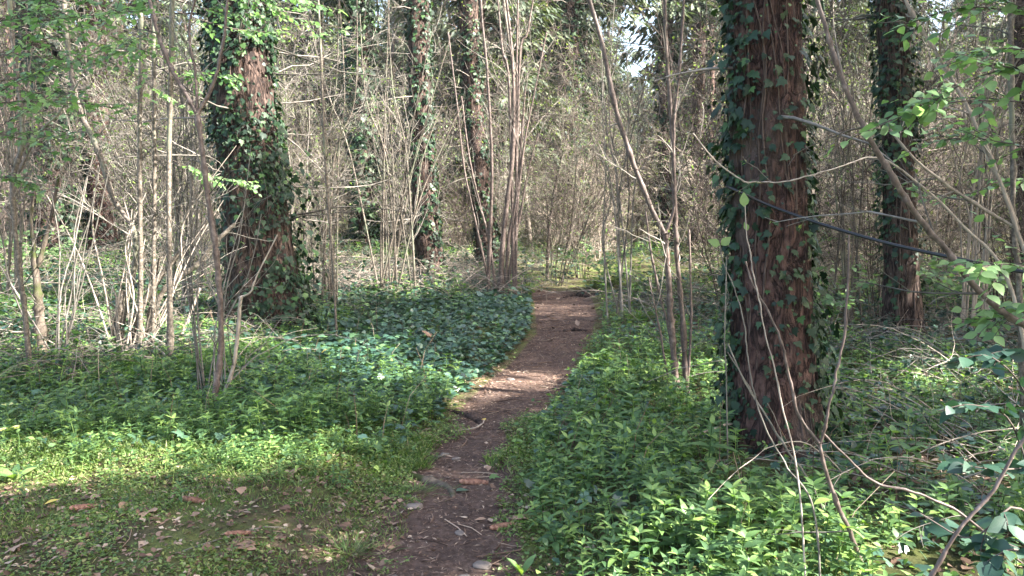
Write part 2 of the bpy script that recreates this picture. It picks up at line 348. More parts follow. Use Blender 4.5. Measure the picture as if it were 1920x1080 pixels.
tag(mb.build('ivy_ground_cover', M['ivyground']), 'dark glossy ivy leaves covering the woodland floor', 'ground cover', kind='stuff')
# grass, clover and moss at the front left and along the edges
mb = MB(); x, y = scatter(rng, 90000, -4.2, .4, 2.6, 5.6)
k = (rng.random(len(x)) < np.clip((fbm(x*2.1, y*2.1)-.28-.15*sstep(4.3, 3.8, y))*3, .05, 1)) & inview(x, y) & (pathd(x, y)+.4*(fbm(x*3, y*3+7)-.4) > -.02) & (y < 5.2); x, y = x[k], y[k]
n = len(x); a = rng.uniform(0, 6.3, n); ax = np.stack([np.cos(a)*.8, np.sin(a)*.8, rng.uniform(.4, 1.6, n)], 1)
mb.inst(simple(.06, .02), np.stack([x, y, ground(x, y)], 1), ax, rv(rng, n)+[0, 0, .5], rng.uniform(.02, .06, n)*(.7+.9*sstep(3.9, 4.7, y)))
for cx, cyy, nn, hh in [(*at(775, 925, gy(925))[:2], 150, .07), (*at(655, 1035, gy(1035))[:2], 160, .075), (*at(120, 900, gy(900))[:2], 100, .08), (*at(400, 1010, gy(1010))[:2], 90, .05), (*at(560, 950, gy(950))[:2], 90, .05), (*at(1500, 1060, 2.9)[:2], 160, .12), (*at(1195, 610, 10.5)[:2], 200, .3), (*at(1130, 540, 15)[:2], 400, .3)]:
    a = rng.uniform(0, 6.3, nn); r_ = np.abs(rng.normal(0, .09, nn)); x = cx+r_*np.cos(a)*1.4; y = cyy+r_*np.sin(a)
    mb.inst(lance(.035, .01, .5, .4), np.stack([x, y, ground(x, y)], 1), np.stack([np.cos(a), np.sin(a), rng.uniform(.5, 1.8, nn)], 1), np.stack([-np.cos(a), -np.sin(a), np.ones(nn)], 1), rng.uniform(.5, 1.2, nn)*hh)
x, y = scatter(rng, 110000, -4.5, .3, 2.6, 5.8); k = inview(x, y) & (pathd(x, y)+.35*(fbm(x*4, y*4+2)-.35) > -.02) & (rng.random(len(x)) < np.clip((fbm(x*2.7+4, y*2.7)-.20-.18*sstep(4.3, 3.8, y))*3.6, .06, 1)); x, y = x[k], y[k]
leaves_flat(mb, SMALL, x, y, ground(x, y)+rng.uniform(.004, .035, len(x))*(.5+1.3*sstep(3.9, 4.7, y)), rng.uniform(.01, .028, len(x)), rng, .5)
tag(mb.build('grass', M['grass']), 'short patchy grass and clover at the edge of the trodden ground', 'grass', kind='stuff')
mb = MB(); x, y = scatter(rng, 50000, -4.5, .2, 3.0, 5.4)
k = (fbm(x*1.6+9, y*1.6) > .50) & inview(x, y) & (pathd(x, y) > .05) & (rng.random(len(x)) < .35+.65*sstep(4.0, 4.6, y)); x, y = x[k], y[k]; n = len(x)
mb.inst(simple(.32, .1), np.stack([x, y, ground(x, y)+rng.uniform(0, .02, n)], 1), rv(rng, n)+[0, 0, .4], rv(rng, n)+[0, 0, 1], rng.uniform(.008, .026, n))
tag(mb.build('moss', M['mossy']), 'yellow green moss and tiny plants on the front left floor', 'moss', kind='stuff')
# litter
mb = MB()
x, y = scatter(rng, 26000, -1.4, 1.9, 2.6, 17); k = (pathd(x, y) < .25) & (rng.random(len(x)) < np.clip((fbm(x*2.2, y*2.2)-.3)*3, .1, 1)); x, y = x[k], y[k]
leaves_flat(mb, simple(.10, .02), x, y, ground(x, y)+.004, rng.uniform(.015, .06, len(x)), rng, .25)
x, y = scatter(rng, 60000, -1.3, 1.4, 2.7, 11); k = (pathd(x, y) < .3); x, y = x[k], y[k]
leaves_flat(mb, simple(.06, .02), x, y, ground(x, y)+.003, rng.uniform(.008, .035, len(x)), rng, .4)
x, y = scatter(rng, 30000, -4, 1.5, 2.6, 8); k = ((pathd(x, y) < .35) & (rng.random(len(x)) < .03+.8*sstep(-.22, .08, pathd(x, y))*np.clip((fbm(x*2, y*2)-.3)*4, 0, 1))) | ((y < 4.6) & (x < 0) & (pathd(x, y) > 0)); x, y = x[k], y[k]
leaves_flat(mb, SMALL, x, y, ground(x, y)+.008, rng.gamma(3, .006, len(x))+.006, rng, .35)
x, y = scatter(rng, 700, -4, 1.5, 2.8, 5.5); k = inview(x, y) & (((pathd(x, y) < .3) & (pathd(x, y) > -.12)) | ((y < 4.5) & (x < 0) & (pathd(x, y) > 0))); x, y = x[k], y[k]
leaves_flat(mb, OVAL, x, y, ground(x, y)+.012, rng.uniform(.025, .06, len(x)), rng, .4)
x, y = scatter(rng, 13000, .9, 9, 2.5, 12); k = inview(x, y) & (rng.random(len(x)) < zone_right_litter(x, y)); x, y = x[k], y[k]
leaves_flat(mb, OVAL, x, y, ground(x, y)+.012, rng.uniform(.03, .08, len(x)), rng, .5)
x, y = scatter(rng, 12000, -24, 24, 9, 40); k = inview(x, y); x, y = x[k], y[k]
leaves_flat(mb, SMALL, x, y, ground(x, y)+.02, rng.uniform(.05, .13, len(x)), rng, .5)
for _ in range(420):                        # dry stalks standing in the herbs
    yy = rng.uniform(3.0, 10); xx = rng.uniform(-.62, .62)*yy
    if pathd(xx, yy) < .25 or (xx < 0 and yy < 4.6): continue
    h_ = rng.uniform(.12, .42); b_ = rng.normal(0, .12, 2); mb.tube([(xx, yy, gz(xx, yy)), (xx+b_[0]*h_, yy+b_[1]*h_, gz(xx, yy)+h_*.6), (xx+b_[0]*h_*3, yy+b_[1]*h_*3, gz(xx, yy)+h_)], [.0022, .0018, .001], 4)
for _ in range(500):                        # needle-thin sticks among the litter
    yy = rng.uniform(2.8, 12); xx = rng.uniform(pl(yy)-.3, pr(yy)+.3) if rng.random() < .6 else rng.uniform(-3, 3)
    a = rng.uniform(0, 6.3); L = rng.uniform(.04, .22); p = [xx, yy]; q = [xx+L*math.cos(a), yy+L*math.sin(a)]; mdl = [(p[0]+q[0])/2+.01, (p[1]+q[1])/2]
    mb.tube([(u[0], u[1], gz(u[0], u[1])+.006) for u in (p, mdl, q)], rng.uniform(.0015, .004), 4)
tag(mb.build('leaf_litter', M['litter']), 'dry leaves, needles and bits of bark on the path and floor', 'leaf litter', kind='stuff')

# ------------------------------------------------------------------ growing branches
def perp(d, rng):
    v = rng.normal(size=3); v -= d*v.dot(d); return v/(np.linalg.norm(v)+1e-9)
def unit(v): return v/(np.linalg.norm(v)+1e-9)
def poly(p, d, L, rng, n=6, wig=.12, trop=.0):
    P = [np.array(p, float)]; d = unit(np.array(d, float)); st = L/(n-1)
    for i in range(n-1):
        d = unit(d+rng.normal(size=3)*wig+np.array([0, 0, trop])); P.append(P[-1]+d*st)
    return np.array(P)
def sub(P, t):
    k = t*(len(P)-1); i = min(int(k), len(P)-2); f = k-i; return P[i]*(1-f)+P[i+1]*f, unit(P[i+1]-P[i])
def grow(mb, P, r, levels, rng, tips, sides=(5, 4, 3, 3), lvl=0, rmin=.0012, start=.2):
    """levels: list of (count, angle, length, wiggle, tropism) for successive orders of side branches"""
    mb.tube(P, r, sides[min(lvl, 3)])
    if not levels: tips.append((P[-1], unit(P[-1]-P[-2]))); return
    cnt, ang, Lf, wg, tr = levels[0]
    for _ in range(max(0, int(rng.poisson(cnt)))):
        t = rng.uniform(start, .97); p, d = sub(P, t); a = ang*rng.uniform(.6, 1.4)
        dd = d*math.cos(a)+perp(d, rng)*math.sin(a); L = Lf*rng.uniform(.4, 1.15)*(1.15-.6*t)
        rr = np.interp(t*(len(P)-1), range(len(P)), r)*rng.uniform(.4, .65)
        n = 6 if lvl == 0 else 5
        Q = poly(p, dd, L, rng, n, wg, tr); grow(mb, Q, np.linspace(max(rr, rmin*1.4), rmin, n), levels[1:], rng, tips, sides, lvl+1, rmin, .15)
def leafmesh(mb, tips, tmpl, size, rng, per=3, spread=.05, flat=.8):
    if not tips: return
    P = np.repeat(np.array([t[0] for t in tips]), per, 0); D = np.repeat(np.array([t[1] for t in tips]), per, 0)
    n = len(P); P = P-D*rng.uniform(0, spread*2, (n, 1)); A = D+rng.normal(size=(n, 3))*.7; A[:, 2] -= .2
    mb.inst(tmpl, P, A, rv(rng, n)*(1-flat)+[0, 0, 1], rng.uniform(.6, 1.2, n)*size)

# ------------------------------------------------------------------ big trunks
def crsp(pts, n):
    pts = np.array(pts, float); k = len(pts); t = np.linspace(0, k-1, n); out = []
    for u in t:
        i = min(int(u), k-2); f = u-i
        p0 = pts[max(i-1, 0)]; p1 = pts[i]; p2 = pts[i+1]; p3 = pts[min(i+2, k-1)]
        out.append(.5*((2*p1)+(-p0+p2)*f+(2*p0-5*p1+4*p2-p3)*f*f+(-p0+3*p1-3*p2+p3)*f**3))
    return np.array(out)
def trunk_mesh(axis, rad, sides, rings, seed, rough=.05, flare=.35, nr=14, nz=3.2):
    """axis: points from the base up; fissured, flared at the foot"""
    P = crsp(axis, rings); rr = np.interp(np.linspace(0, 1, rings), np.linspace(0, 1, len(rad)), rad)
    h = P[:, 2]-P[0, 2]; A, H = np.meshgrid(np.arange(sides)/sides, h); v1 = VN(seed, nr); v2 = VN(seed+1, nr*2); v3 = VN(seed+2, 6)
    f = v1(A*nr, H*nz*1.1)*.55+v2(A*nr*2, H*nz*2.6+2*v3(A*6, H*2))*.6; big = v3(A*6, H*.35)-.5
    fl = np.exp(-H/.28)*flare*(.6+.9*v3(A*6+2, H*0))
    r = rr[:, None]*(1+rough*(f-.5)*2+.12*big+fl)
    V = np.stack([P[:, 0:1]+r*np.cos(A*2*math.pi), P[:, 1:2]+r*np.sin(A*2*math.pi), np.repeat(P[:, 2:3], sides, 1)], -1)
    i = np.arange(rings-1)[:, None]*sides; j = np.arange(sides)[None]; j2 = (j+1) % sides
    mb = MB(); mb.add(V, [np.stack([i+j, i+j2, i+sides+j2, i+sides+j], -1).reshape(-1, 4)]); return mb, P, rr
def ivy_on(P, rr, dens, rng, size=(.045, .08), off=(.01, .06), hmax=12, mask=None, stems=10, droop=.7, tmpl=IVY):
    """ivy growing up a trunk: leaves and climbing stems"""
    lm, sm = MB(), MB(); H = P[:, 2]-P[0, 2]; hm = min(hmax, H[-1]); n = int(dens*hm)
    a = rng.uniform(0, 2*math.pi, n); h = rng.random(n)*hm; vv = VN(int(rng.integers(1000)), 8)
    cl = vv(a/(2*math.pi)*8, h*2.2)*.6+vv(a/(2*math.pi)*16+1, h*6)*.4
    k = rng.random(n) < np.clip((cl-.30)*4, 0.10, 1)
    if mask is not None: k &= rng.random(n) < mask(a, h)
    a, h, cl = a[k], h[k], cl[k]; n = len(a)
    c = np.stack([np.interp(h, H, P[:, 0]), np.interp(h, H, P[:, 1]), h+P[0, 2]], 1); r = np.interp(h, H, rr)*(1+.3*np.exp(-h/.3))
    o = np.stack([np.cos(a), np.sin(a), 0*a], 1); w_ = rng.uniform(*off, n)+.05*np.clip(cl-.5, 0, 1)
    pos = c+o*(r+w_)[:, None]; tang = np.stack([-np.sin(a), np.cos(a), 0*a], 1)
    ax = o*.35+tang*rng.normal(0, .55, (n, 1))+np.array([0, 0, -droop])+rng.normal(size=(n, 3))*.2
    lm.inst(tmpl, pos, ax, o*1.0+np.array([0, 0, .45])+rng.normal(size=(n, 3))*.45, size[0]*.6+(size[1]*1.25-size[0]*.6)*rng.random(n)**1.6)
    for _ in range(stems):
        m = 60; hh = np.linspace(0, hm*rng.uniform(.2, 1), m); aa = rng.uniform(0, 6.3)+np.cumsum(np.convolve(rng.normal(0, .13, m+4), np.ones(5)/5, 'valid'))+.04*np.sin(hh*9); q = np.interp(hh, H, rr)*(1.0+.3*np.exp(-hh/.3))+.004
        pts = np.stack([np.interp(hh, H, P[:, 0])+q*np.cos(aa), np.interp(hh, H, P[:, 1])+q*np.sin(aa), hh+P[0, 2]], 1); sm.tube(pts, np.linspace(rng.uniform(.003, .011), .002, m), 5)
    return lm, sm
def drops(z, x, y, patches):
    qx = x-sdir[0]*z/sdir[2]; qy = y-sdir[1]*z/sdir[2]; k = np.zeros(len(x), bool)
    for (a, b, ra, rb) in patches: k |= ((qx-a)/ra)**2+((qy-b)/rb)**2 < 1
    return k
# chosen sun patches on the floor: crown blades that would shade them are removed
SUN_PATCHES = [(-3.6, 3.7, .6, .2), (3.5, 13, 1.5, 1), (-8.5, 17, 2.5, 2.5), (-2.4, 4.6, 2.6, .55), (1.25, 6.6, .5, .4), (-4.2, 8.2, 1, .8), (3.2, 6.5, .8, .6), (2.4, 4.2, .6, .4), (-.9, 3.6, .4, .25), (.9, 3.1, 1.3, .7), (.75, 12.5, .8, 1.2), (-6, 14, 5, 4), (-9, 22, 6, 7), (2, 18, 3, 2.5), (-3, 20, 2.5, 5)]
def conifer_crown(rng, H, base, rad, nwhorl, perwhorl, dens, tree_xy=None, blade=.34):
    bm_, cm_ = MB(), MB(); P, A, S = [], [], []
    for k in range(nwhorl):
        z = base+(H-base)*(k/nwhorl)**.92; L = rad*(1-(z-base)/(H-base)*.93)*rng.uniform(.75, 1.15)
        for q in range(perwhorl):
            a = rng.uniform(0, 6.3); n = 7; d = np.array([math.cos(a), math.sin(a), .12]); pts = poly((0, 0, z+rng.uniform(-.3, .3)), d, L*rng.uniform(.6, 1.1), rng, n, .10, -.05)
            bm_.tube(pts, np.linspace(.035, .006, n), 3); m = int(dens*L); t = rng.uniform(.15, 1, m)**.8; i = np.clip((t*(n-1)).astype(int), 0, n-2)
            f = (t*(n-1)-i)[:, None]; p = pts[i]*(1-f)+pts[i+1]*f; side = np.array([-math.sin(a), math.cos(a), 0])
            u = rng.normal(0, .28, m)*(.4+.6*L/3); p = p+side*u[:, None]-np.array([0, 0, 1])*np.abs(u)[:, None]*.35-np.array([0, 0, 1])*rng.uniform(0, .25, (m, 1))
            P.append(p); A.append(side*np.sign(u)[:, None]*.7+np.array([math.cos(a), math.sin(a), -.9])*rng.uniform(.4, 1.2, (m, 1))+rng.normal(size=(m, 3))*.25); S.append(rng.uniform(.6, 1.2, m)*blade)
    P = np.concatenate(P); A = np.concatenate(A); S = np.concatenate(S)
    if tree_xy is not None:
        k = ~drops(P[:, 2], P[:, 0]+tree_xy[0], P[:, 1]+tree_xy[1], SUN_PATCHES); P, A, S = P[k], A[k], S[k]
    cm_.inst(simple(.17, .05), P, A, rv(rng, len(P))*.8+[0, 0, 1], S)
    return bm_, cm_
def dead_branches(mb, P, rr, n, rng, z0=1.0, z1=9, L=1.0, tw=3):
    tips = []
    for _ in range(n):
        z = rng.uniform(z0, z1)+P[0, 2]; c = np.array([np.interp(z, P[:, 2], P[:, 0]), np.interp(z, P[:, 2], P[:, 1]), z]); a = rng.uniform(0, 6.3)
        q = poly(c+np.array([math.cos(a), math.sin(a), 0])*np.interp(z, P[:, 2], rr)*.8, (math.cos(a), math.sin(a), rng.uniform(-.2, .35)), L*rng.uniform(.4, 1.4), rng, 6, .14, -.02)
        grow(mb, q, np.linspace(.012, .003, 6), [(tw, .8, .45, .15, 0), (2, .7, .2, .15, 0)], rng, tips, (4, 3, 3, 3), 0, .002)
    return tips
TOPH = 17
def big_tree(label, pts, depth, seed, bark, rough=.07, sides=48, rings=150, ivy=None, crown=True, dead=14, flare=.35, group=None, name='conifer_tree', deadL=1.0):
    """pts: (px, py, width px) down the photo from the top of the frame to the foot; everything stands at its own distance"""
    rng = np.random.default_rng(seed); W = [at(a, b, depth) for a, b, c in pts]; rad = [c/F*depth/2 for a, b, c in pts]
    foot = W[-1].copy(); foot[2] = gz(foot[0], foot[1])-.06; W[-1] = foot; W = W[::-1]; rad = rad[::-1]
    top = W[-1]; prev = W[0]; dirn = (top-prev)/(top[2]-prev[2]); hh = top[2]; up = []
    while hh < TOPH-2: hh += 3.0; up.append(top+dirn*(hh-top[2])*.6+np.array([0, 0, (hh-top[2])*.4])); rad.append(max(.05, rad[-1]*.86))
    W = W+up; loc = W[0].copy(); W = [q-loc for q in W]
    t = thing(name, label, 'tree', loc, group)
    # resample by height
    mb, P, rr = trunk_mesh(W, rad, sides, rings, seed, rough, flare); mb.build('trunk', bark, t)
    if ivy:
        for kw in ([ivy] if isinstance(ivy, dict) else ivy):
            kw = dict(kw); mt = kw.pop('mat', M['ivy']); lm, sm = ivy_on(P, rr, rng=rng, **kw); o = lm.build('ivy', mt, t)
            if sm.lines: sm.build('ivy_stem', M['ivystem'], o)
    if dead:
        db = MB(); dead_branches(db, P, rr, dead, rng, L=deadL, z1=8); db.build('dead_branches', M['twig'], t)
    if crown:
        b, c = conifer_crown(rng, P[-1, 2]+2.5, 8.0, 3.1, 16, 7, 26, loc[:2]); off = P[-1]*.8
        for q in (b, c):
            q.flush()
            if q.v: q.v = [v+np.array([off[0], off[1], 0], np.float32) for v in q.v]
        b.build('branches', M['darktwig'], t); c.build('crown', M['needle'], t)
    return t
def t1mask(a, h):                           # ivy thick on the left flank and the foot, thinner on the open middle, glossy fringe on the right
    s = np.cos(a); return np.clip(.24+.7*sstep(.35, .9, -s)+.7*sstep(.55, .95, s)+.8*np.exp(-h/.45), 0, 1)
big_tree('nearest thick red brown trunk right of the path, partly covered in ivy', [(1432, -60, 124), (1436, 150, 128), (1440, 350, 132), (1445, 550, 138), (1452, 720, 147), (1458, 850, 158)], 4.75, 21, M['redbark'], .075, 160, 420,
         ivy=[dict(dens=1900, size=(.026, .055), off=(.008, .05), mask=t1mask, stems=13), dict(dens=1100, size=(.03, .058), off=(.03, .13), mask=lambda a, h: sstep(.5, .9, -np.cos(a)+.35*np.sin(a))*.7+sstep(.75, 1, np.cos(a)), stems=5)], dead=3)
big_tree('dark ivy clad trunk standing behind the nearest thick trunk', [(1672, -60, 56), (1678, 150, 54), (1684, 350, 54), (1690, 520, 58), (1692, 645, 66)], 8.9, 22, M['darkbark'], .08, 56, 160,
         ivy=[dict(dens=1200, size=(.035, .065), off=(.01, .09), stems=12, mask=lambda a, h: np.clip(.30+.5*sstep(.2, .9, -np.cos(a))+.6*(h > 2.0), .3, 1))], dead=10)
big_tree('massive dark trunk left of centre wrapped in ivy and dead twigs', [(440, -60, 100), (452, 150, 104), (468, 300, 112), (484, 450, 122), (494, 560, 134), (498, 620, 148)], 9.2, 23, M['darkbark'], .09, 72, 200,
         ivy=[dict(dens=2600, size=(.035, .062), off=(.005, .10), stems=14, mask=lambda a, h: np.clip(.45+.9*sstep(.0, .8, np.cos(a))+.55*(h > 2.2), 0, 1)), dict(dens=700, size=(.05, .09), off=(.15, .38), stems=0, mask=lambda a, h: sstep(.3, .9, np.cos(a))*sstep(2.6, 1.2, h)), dict(dens=900, size=(.035, .065), off=(.02, .12), stems=0, mask=lambda a, h: sstep(1.3, .4, h))], dead=70, deadL=1.2, flare=.15)
big_tree('slim ivy flecked trunk left of the hazel clump, middle distance', [(783, -60, 40), (787, 150, 40), (793, 300, 42), (800, 420, 46), (808, 530, 54)], 15.5, 24, M['darkbark'], .09, 36, 120,
         ivy=[dict(dens=600, size=(.05, .08), off=(.0, .05), stems=4)], dead=26)
big_tree('dark trunk directly behind the bundled hazel stems', [(876, -60, 36), (884, 150, 35), (897, 300, 35), (910, 420, 39), (920, 505, 46)], 18, 25, M['darkbark'], .09, 36, 120,
         ivy=[dict(dens=650, size=(.05, .085), off=(.0, .05), stems=4)], dead=26)
big_tree('sunlit pinkish trunk at the far left, second from the edge', [(172, -60, 38), (178, 150, 40), (184, 300, 42), (190, 430, 46), (192, 470, 52)], 20, 26, M['redbark'], .09, 40, 120,
         ivy=[dict(dens=520, size=(.07, .12), off=(.01, .12), stems=4, mask=lambda a, h: .25+.75*sstep(0, .8, -np.cos(a)))], dead=26)
big_tree('pale trunk near the left edge with ivy hanging on its upper half', [(78, -60, 40), (84, 150, 42), (88, 300, 42), (92, 430, 44), (94, 465, 50)], 19, 27, M['darkbark'], .09, 40, 120,
         ivy=[dict(dens=1300, size=(.09, .15), off=(.03, .35), stems=4, mask=lambda a, h: .35+.65*sstep(2.2, 3.4, h))], dead=26)
big_tree('distant trunk smothered in ivy just right of the path line', [(1068, -60, 30), (1072, 150, 30), (1078, 350, 32), (1082, 450, 34)], 26, 28, M['darkbark'], .09, 28, 90,
         ivy=[dict(dens=360, size=(.09, .14), off=(.02, .2), stems=3)], dead=26, deadL=2)
big_tree('distant bare dark trunk between the path and the forked sapling', [(1249, -60, 26), (1249, 150, 26), (1250, 300, 26), (1252, 440, 30)], 27, 29, M['darkbark'], .09, 28, 90, ivy=[dict(dens=200, size=(.12, .2), off=(.02, .2), stems=2)], dead=30, deadL=1.6)
big_tree('distant trunk above the twiggy thicket left of the centre', [(674, -60, 30), (676, 150, 30), (680, 300, 30), (684, 450, 34)], 24, 30, M['darkbark'], .09, 28, 90, ivy=[dict(dens=800, size=(.1, .17), off=(.02, .3), stems=2)], dead=26, deadL=1.6)
big_tree('distant dark trunk at the right edge behind the leafy sprays', [(1925, -60, 46), (1925, 150, 46), (1926, 300, 46), (1928, 470, 52)], 15, 31, M['darkbark'], .09, 36, 100, dead=20)

# ------------------------------------------------------------------ generic far conifers (copies)
rng = np.random.default_rng(5)
far = []
for v in range(4):
    H = [24, 21, 26, 19][v]; base = [4.5, 2.5, 7, 3][v]
    t = thing('far_conifer_tree', 'grey green conifer deep in the wood', 'tree', (0, 0, 0), 'conifers deep in the wood')
    mb, P, rr = trunk_mesh([(0, 0, -.1), (.1, 0, H*.3), (.05, .1, H*.7), (0, 0, H*.97)], [.26, .2, .12, .03], 12, 30, 50+v, .06); mb.build('trunk', M['darkbark'], t)
    b, c = conifer_crown(rng, H, base, [3.4, 3.0, 3.6, 2.8][v], 26, 8, 30); b.build('branches', M['darktwig'], t); c.build('crown', M['needle'], t)
    db = MB(); dead_branches(db, P, rr, 30, rng, L=1.8, z0=.8, z1=base+3); db.build('dead_branches', M['twig'], t); far.append(t)
spots = []
TRK = [(787, 15.5, 28), (900, 18, 26), (184, 20, 34), (86, 19, 34), (1250, 27, 14), (676, 24, 14)]
def clear_ok(x, y, rg_, extra=0):
    u = 960+F*x/y
    return not any(y < d and abs(u-p) < wd+extra*(2.3 if p < 200 else 2.0)*F/y and rg_.random() < .97 for p, d, wd in TRK)
def gap_ok(x, y, rad=2.2):                  # the open strip of sky high between the trees, right of the path's end
    u = 960+F*x/y; return not (1205-F*(rad+.3)/y < u < 1205+F*(rad*.8)/y)
tries = 0
while len(spots) < 84 and tries < 6000:
    tries += 1
    y = 24+76*rng.random()**.9; x = rng.uniform(-.70, .70)*y
    if not gap_ok(x, y): continue
    if min([math.hypot(x-a, y-b) for a, b in spots] or [99]) < 3.2+.02*y: continue
    spots.append((x, y))
first = {}
bare = []
for v in range(3):
    H = [15, 13, 17][v]; t = thing('bare_tree', 'slender bare tree deep in the wood', 'tree'); rg = np.random.default_rng(700+v); tips = []; mb = MB(); tw = MB()
    P = poly((0, 0, -.1), (rg.normal(0, .05), rg.normal(0, .05), 1), H, rg, 14, .035, .02); rr = np.linspace([.13, .09, .16][v], .02, 14); mb.tube(P, rr, 9); mb.build('trunk', M[['hazel', 'hazel', 'palebark'][v]], t)
    for k in range(30):
        tt = rg.uniform(.12, .97); p, d = sub(P, tt); a = rg.uniform(.6, 1.2); grow(tw, poly(p, d*math.cos(a)+perp(d, rg)*math.sin(a), rg.uniform(1, 3.6)*(1.15-.6*tt), rg, 8, .13, .02), np.linspace(.028, .006, 8), [(7, .8, 1.2, .15, .0), (5, .8, .5, .15, 0)], rg, tips, (4, 3, 3, 3), 0, .0035, .1)
    tw.build('branches', M['twig'], t); lm = MB(); leafmesh(lm, [q for q in tips if rg.random() < .5], SMALL, .07, rg, 3, .1, .4); lm.build('leaves', M['bud'], t); bare.append(t)
nb = 0; tries = 0; bspots = []; bf = set()
while nb < 60 and tries < 5000:
    tries += 1
    y = 16+60*rng.random()**1.2; x = rng.uniform(-.70, .70)*y
    if not gap_ok(x, y, 1.4) or pathd(x, y) < 1 or not clear_ok(x, y, rng, 1.3): continue
    if min([math.hypot(x-a, y-b) for a, b in bspots] or [99]) < 2.6: continue
    bspots.append((x, y)); nb += 1; v = int(rng.integers(3)); z = gz(x, y)-.05; grp = 'slender bare trees among the shrubs'
    if v not in bf: bf.add(v); bare[v].location = (x, y, z); o = bare[v]; o['group'] = grp
    else: o = copy_tree(bare[v], (x, y, z), rng.uniform(0, 6.3), rng.uniform(.8, 1.15), None, grp)
for i, (x, y) in enumerate(spots):
    v = int(rng.integers(4)); z = gz(x, y)-.05
    if v not in first:
        o = far[v]; first[v] = 1; o.location = (x, y, z)
    else: o = copy_tree(far[v], (x, y, z), rng.uniform(0, 6.3), rng.uniform(.85, 1.15))

# ------------------------------------------------------------------ hazel shrubs (copies) filling the understorey
def shrub(seed, nst, H, levels, r0=(.004, .012), spread=.22, leaf=.0, sides=(5, 3, 3, 3), matn='twig'):
    rng = np.random.default_rng(seed); t = thing('hazel_shrub', 'bare hazel shrub in the thicket', 'shrub'); mb = MB(); tips = []
    for _ in range(nst):
        a = rng.uniform(0, 6.3); r = rng.uniform(0, .22); s = rng.uniform(.02, spread); L = H*rng.uniform(.5, 1.1)
        s *= (3.2 if rng.random() < .22 else 1); P = poly((r*math.cos(a), r*math.sin(a), -.1), (math.cos(a)*s, math.sin(a)*s, 1), L, rng, 10, .10, rng.uniform(-.05, .04))
        grow(mb, P, np.linspace(rng.uniform(*r0), .003, 10), levels, rng, tips, sides, 0, .0026, .12)
    mb.build('stems', M[matn], t)
    if leaf:
        lm = MB(); k = [q for q in tips if rng.random() < leaf]; leafmesh(lm, k, SMALL, .05, rng, 2, .08, .5); lm.build('leaves', M['bud'], t)
    return t
LV = [(12, .8, 1.3, .16, .0), (5, .8, .5, .17, .0), (1.6, .8, .2, .15, 0)]
shr = [shrub(100+i, 12+i, [4.6, 5.6, 6.5, 3.6, 5.2, 4.2][i], LV, leaf=[.28, .40, .25, .22, .6, .22][i], matn=['twig', 'darktwig', 'darktwig', 'pale', 'twig', 'hazel'][i], spread=[.2, .3, .18, .5, .25, .35][i]) for i in range(6)]
used = set(); pts = []
tries = 0
while len(pts) < 296 and tries < 9000:
    tries += 1
    y = 10.2+38*rng.random()**1.15; x = rng.uniform(-.78, .78)*y
    if pathd(x, y) < (.9 if y < 15 else -.3) or (y < 13 and -2.4 < x < 1.9): continue
    if .02*y < x < .17*y and y < 21 and rng.random() < .75: continue
    if not clear_ok(x, y, rng, .35) or (y < 18 and rng.random() < .12): continue
    if min([math.hypot(x-a, y-b) for a, b in pts] or [99]) < 1.15+.01*y: continue
    pts.append((x, y))
words = {0: 'beige twigs', 1: 'arching grey twigs', 2: 'dark upright stems', 3: 'low pale twigs', 4: 'budding twigs', 5: 'leaning brown stems'}
for x, y in pts:
    v = int(rng.integers(6)); z = gz(x, y)-.02; lab = 'bare shrub of %s in the thicket behind the path' % words[v]; grp = 'understorey shrubs with %s' % words[v]
    if v not in used:
        used.add(v); o = shr[v]; o.location = (x, y, z); tag(o, lab, None, grp)
    else: copy_tree(shr[v], (x, y, z), rng.uniform(0, 6.3), rng.uniform(.75, 1.2), lab, grp)

# far mass that closes the view
mb = MB(); n = 45000; a = rng.uniform(-.75, .75, n); r = rng.uniform(95, 125, n); x = r*np.sin(a); y = r*np.cos(a); z = rng.random(n)**1.1*21
u = 960+F*x/y; k = ~((u > 1150) & (u < 1262) & (z > 18)); x, y, z = x[k], y[k], z[k]; n = len(x)
mb.inst(simple(.3, .1), np.stack([x, y, z], 1), rv(rng, n), rv(rng, n)+[0, 0, 1], rng.uniform(.8, 2.2, n))
for _ in range(240):
    a = rng.uniform(-.75, .75); r = rng.uniform(92, 120); mb.tube([(r*math.sin(a), r*math.cos(a), -.5), (r*math.sin(a), r*math.cos(a), 6), (r*math.sin(a), r*math.cos(a), 12)], [.25, .2, .15], 5)
tag(mb.build('far_woodland', M['needle']), 'far off mass of the wood closing the view', 'woodland', kind='stuff')

